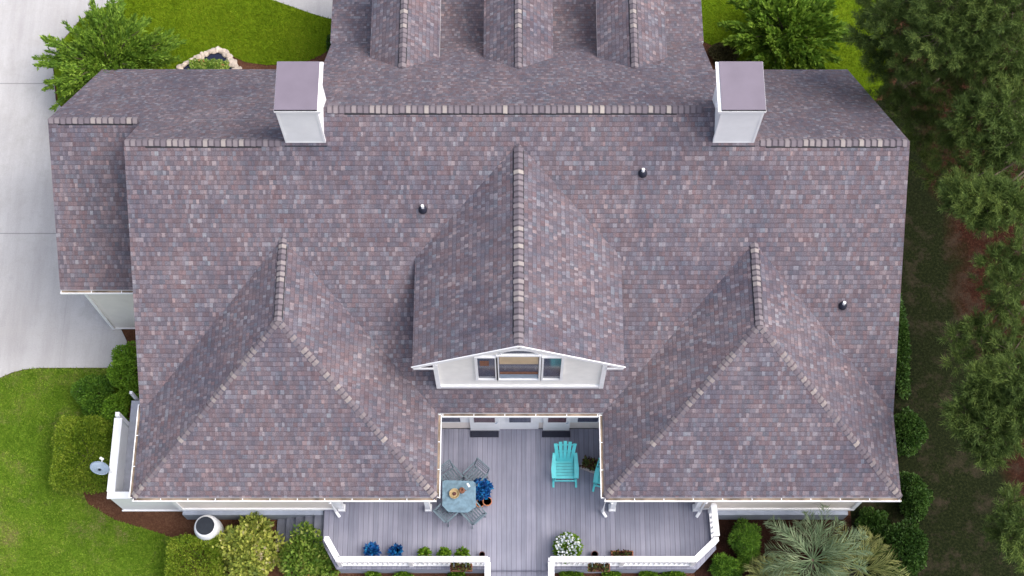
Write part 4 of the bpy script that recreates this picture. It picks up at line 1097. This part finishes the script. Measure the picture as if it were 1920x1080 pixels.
trough(lp, 0.62, 0.16, 0.16, TERRA, G_REDL, 150, 0.05)
# wooden trough with foliage beside the turquoise chairs
q = at(1108, 874, 0.15)
wp = empty('planter_box', (q.x,q.y,0.003), 'pale wooden planter of reddish and green plants between the turquoise chairs', 'planter', rz=R(-20))
trough(wp, 0.55, 0.30, 0.28, TROUGH, G_REDL, 420, 0.30, ll=0.12)
# railing planters hung outside with brackets
for px, lab in ((865,'coco lined basket with reddish plants hung on the left railing near the front steps'),(1123,'coco lined basket with olive plants hung on the right railing')):
    q = at(px, 1060, 0.75)
    hb = empty('railing_planter', (q.x, ry-0.20, 0.62), lab, 'planter', 'baskets hung on the deck railings')
    trough(hb, 0.62, 0.20, 0.18, COCO, G_REDL, 260, 0.08)
    bm = NB()
    for x in (-0.2,0.14):
        bar(bm, (x,-0.02,0.33),(x,0.285,0.345),0.015,0.008); bar(bm, (x,0.285,0.345),(x,0.285,0.27),0.015,0.008); bar(bm, (x,0.105,0.34),(x,0.105,0.02),0.012,0.008)
    build('bracket', bm, SLATE, hb)
# door mats
for x, lab in ((-0.94,'black door mat in front of the left courtyard door'),(1.18,'black door mat in front of the right courtyard door')):
    bm = NB(); box(bm, -0.42, 0.42, -0.09, 0.09, 0, 0.035); box(bm, -0.39, 0.39, -0.07, 0.07, 0.036, 0.045)
    o = build('door_mat', bm, RUBBER); o.location = (x, cy-0.19, 0.004); tag(o, lab, 'door mat', 'black door mats')
# rain barrel
q = at(393, 994, -0.2)
rbr = empty('rain_barrel', (q.x, q.y, G), 'white rain barrel with a black lid below the left wing wall', 'barrel')
bm = NB(); lathe(bm, [(0.28,0),(0.36,0.15),(0.39,0.55),(0.37,1.0),(0.32,1.18),(0.29,1.22)], 32); build('barrel_body', bm, BARREL, rbr, True)
bm = NB(); lathe(bm, [(0.262,1.222),(0.264,1.25),(0.245,1.26),(0.23,1.245),(0.05,1.25)], 32); build('lid', bm, LID, rbr)
bm = NB(); tube(bm, [(0,-0.33,0.15),(0,-0.43,0.15),(0,-0.43,0.1)], 0.02, 8); build('tap', bm, LID, rbr)
# satellite dish on the porch parapet
q = at(196, 882, 1.2)
sd = empty('satellite_dish', (-11.60, q.y, 0.963), 'pale grey satellite dish with white receiver arm on the side porch parapet', 'satellite dish')
bm = NB(); n = 24; rings = []
for i in range(6):
    r_ = 0.29*i/5
    rings.append([Vector((r_*math.cos(2*math.pi*k/n)*1.0, r_*math.sin(2*math.pi*k/n)*0.85, 0.9*r_*r_)) for k in range(n)])
rot = Matrix.Rotation(R(-35),4,'X') ; rz_ = Matrix.Rotation(R(-28),4,'Z')
vv = [[bm.verts.new(rz_ @ (rot @ v) + Vector((-0.26,0.0,0.30))) for v in rg_] for rg_ in rings[1:]]
for a, b_ in zip(vv, vv[1:]):
    for k in range(n): bm.faces.new((a[k],a[(k+1)%n],b_[(k+1)%n],b_[k]))
bm.faces.new(vv[0])
build('reflector', bm, DISH, sd, True).modifiers.new('solid','SOLIDIFY').thickness = 0.015
bm = NB(); tube(bm, [(0,0,0),(0,0,0.18),(-0.2,0,0.28)], 0.022, 8); build('mast', bm, WHITE, sd)
bm = NB(); tube(bm, [(-0.22,0,0.15),(-0.25,0.34,0.24)], 0.014, 6); tube(bm, [(-0.29,0.36,0.26),(-0.20,0.31,0.26)], 0.04, 8); build('receiver', bm, WHITE, sd)
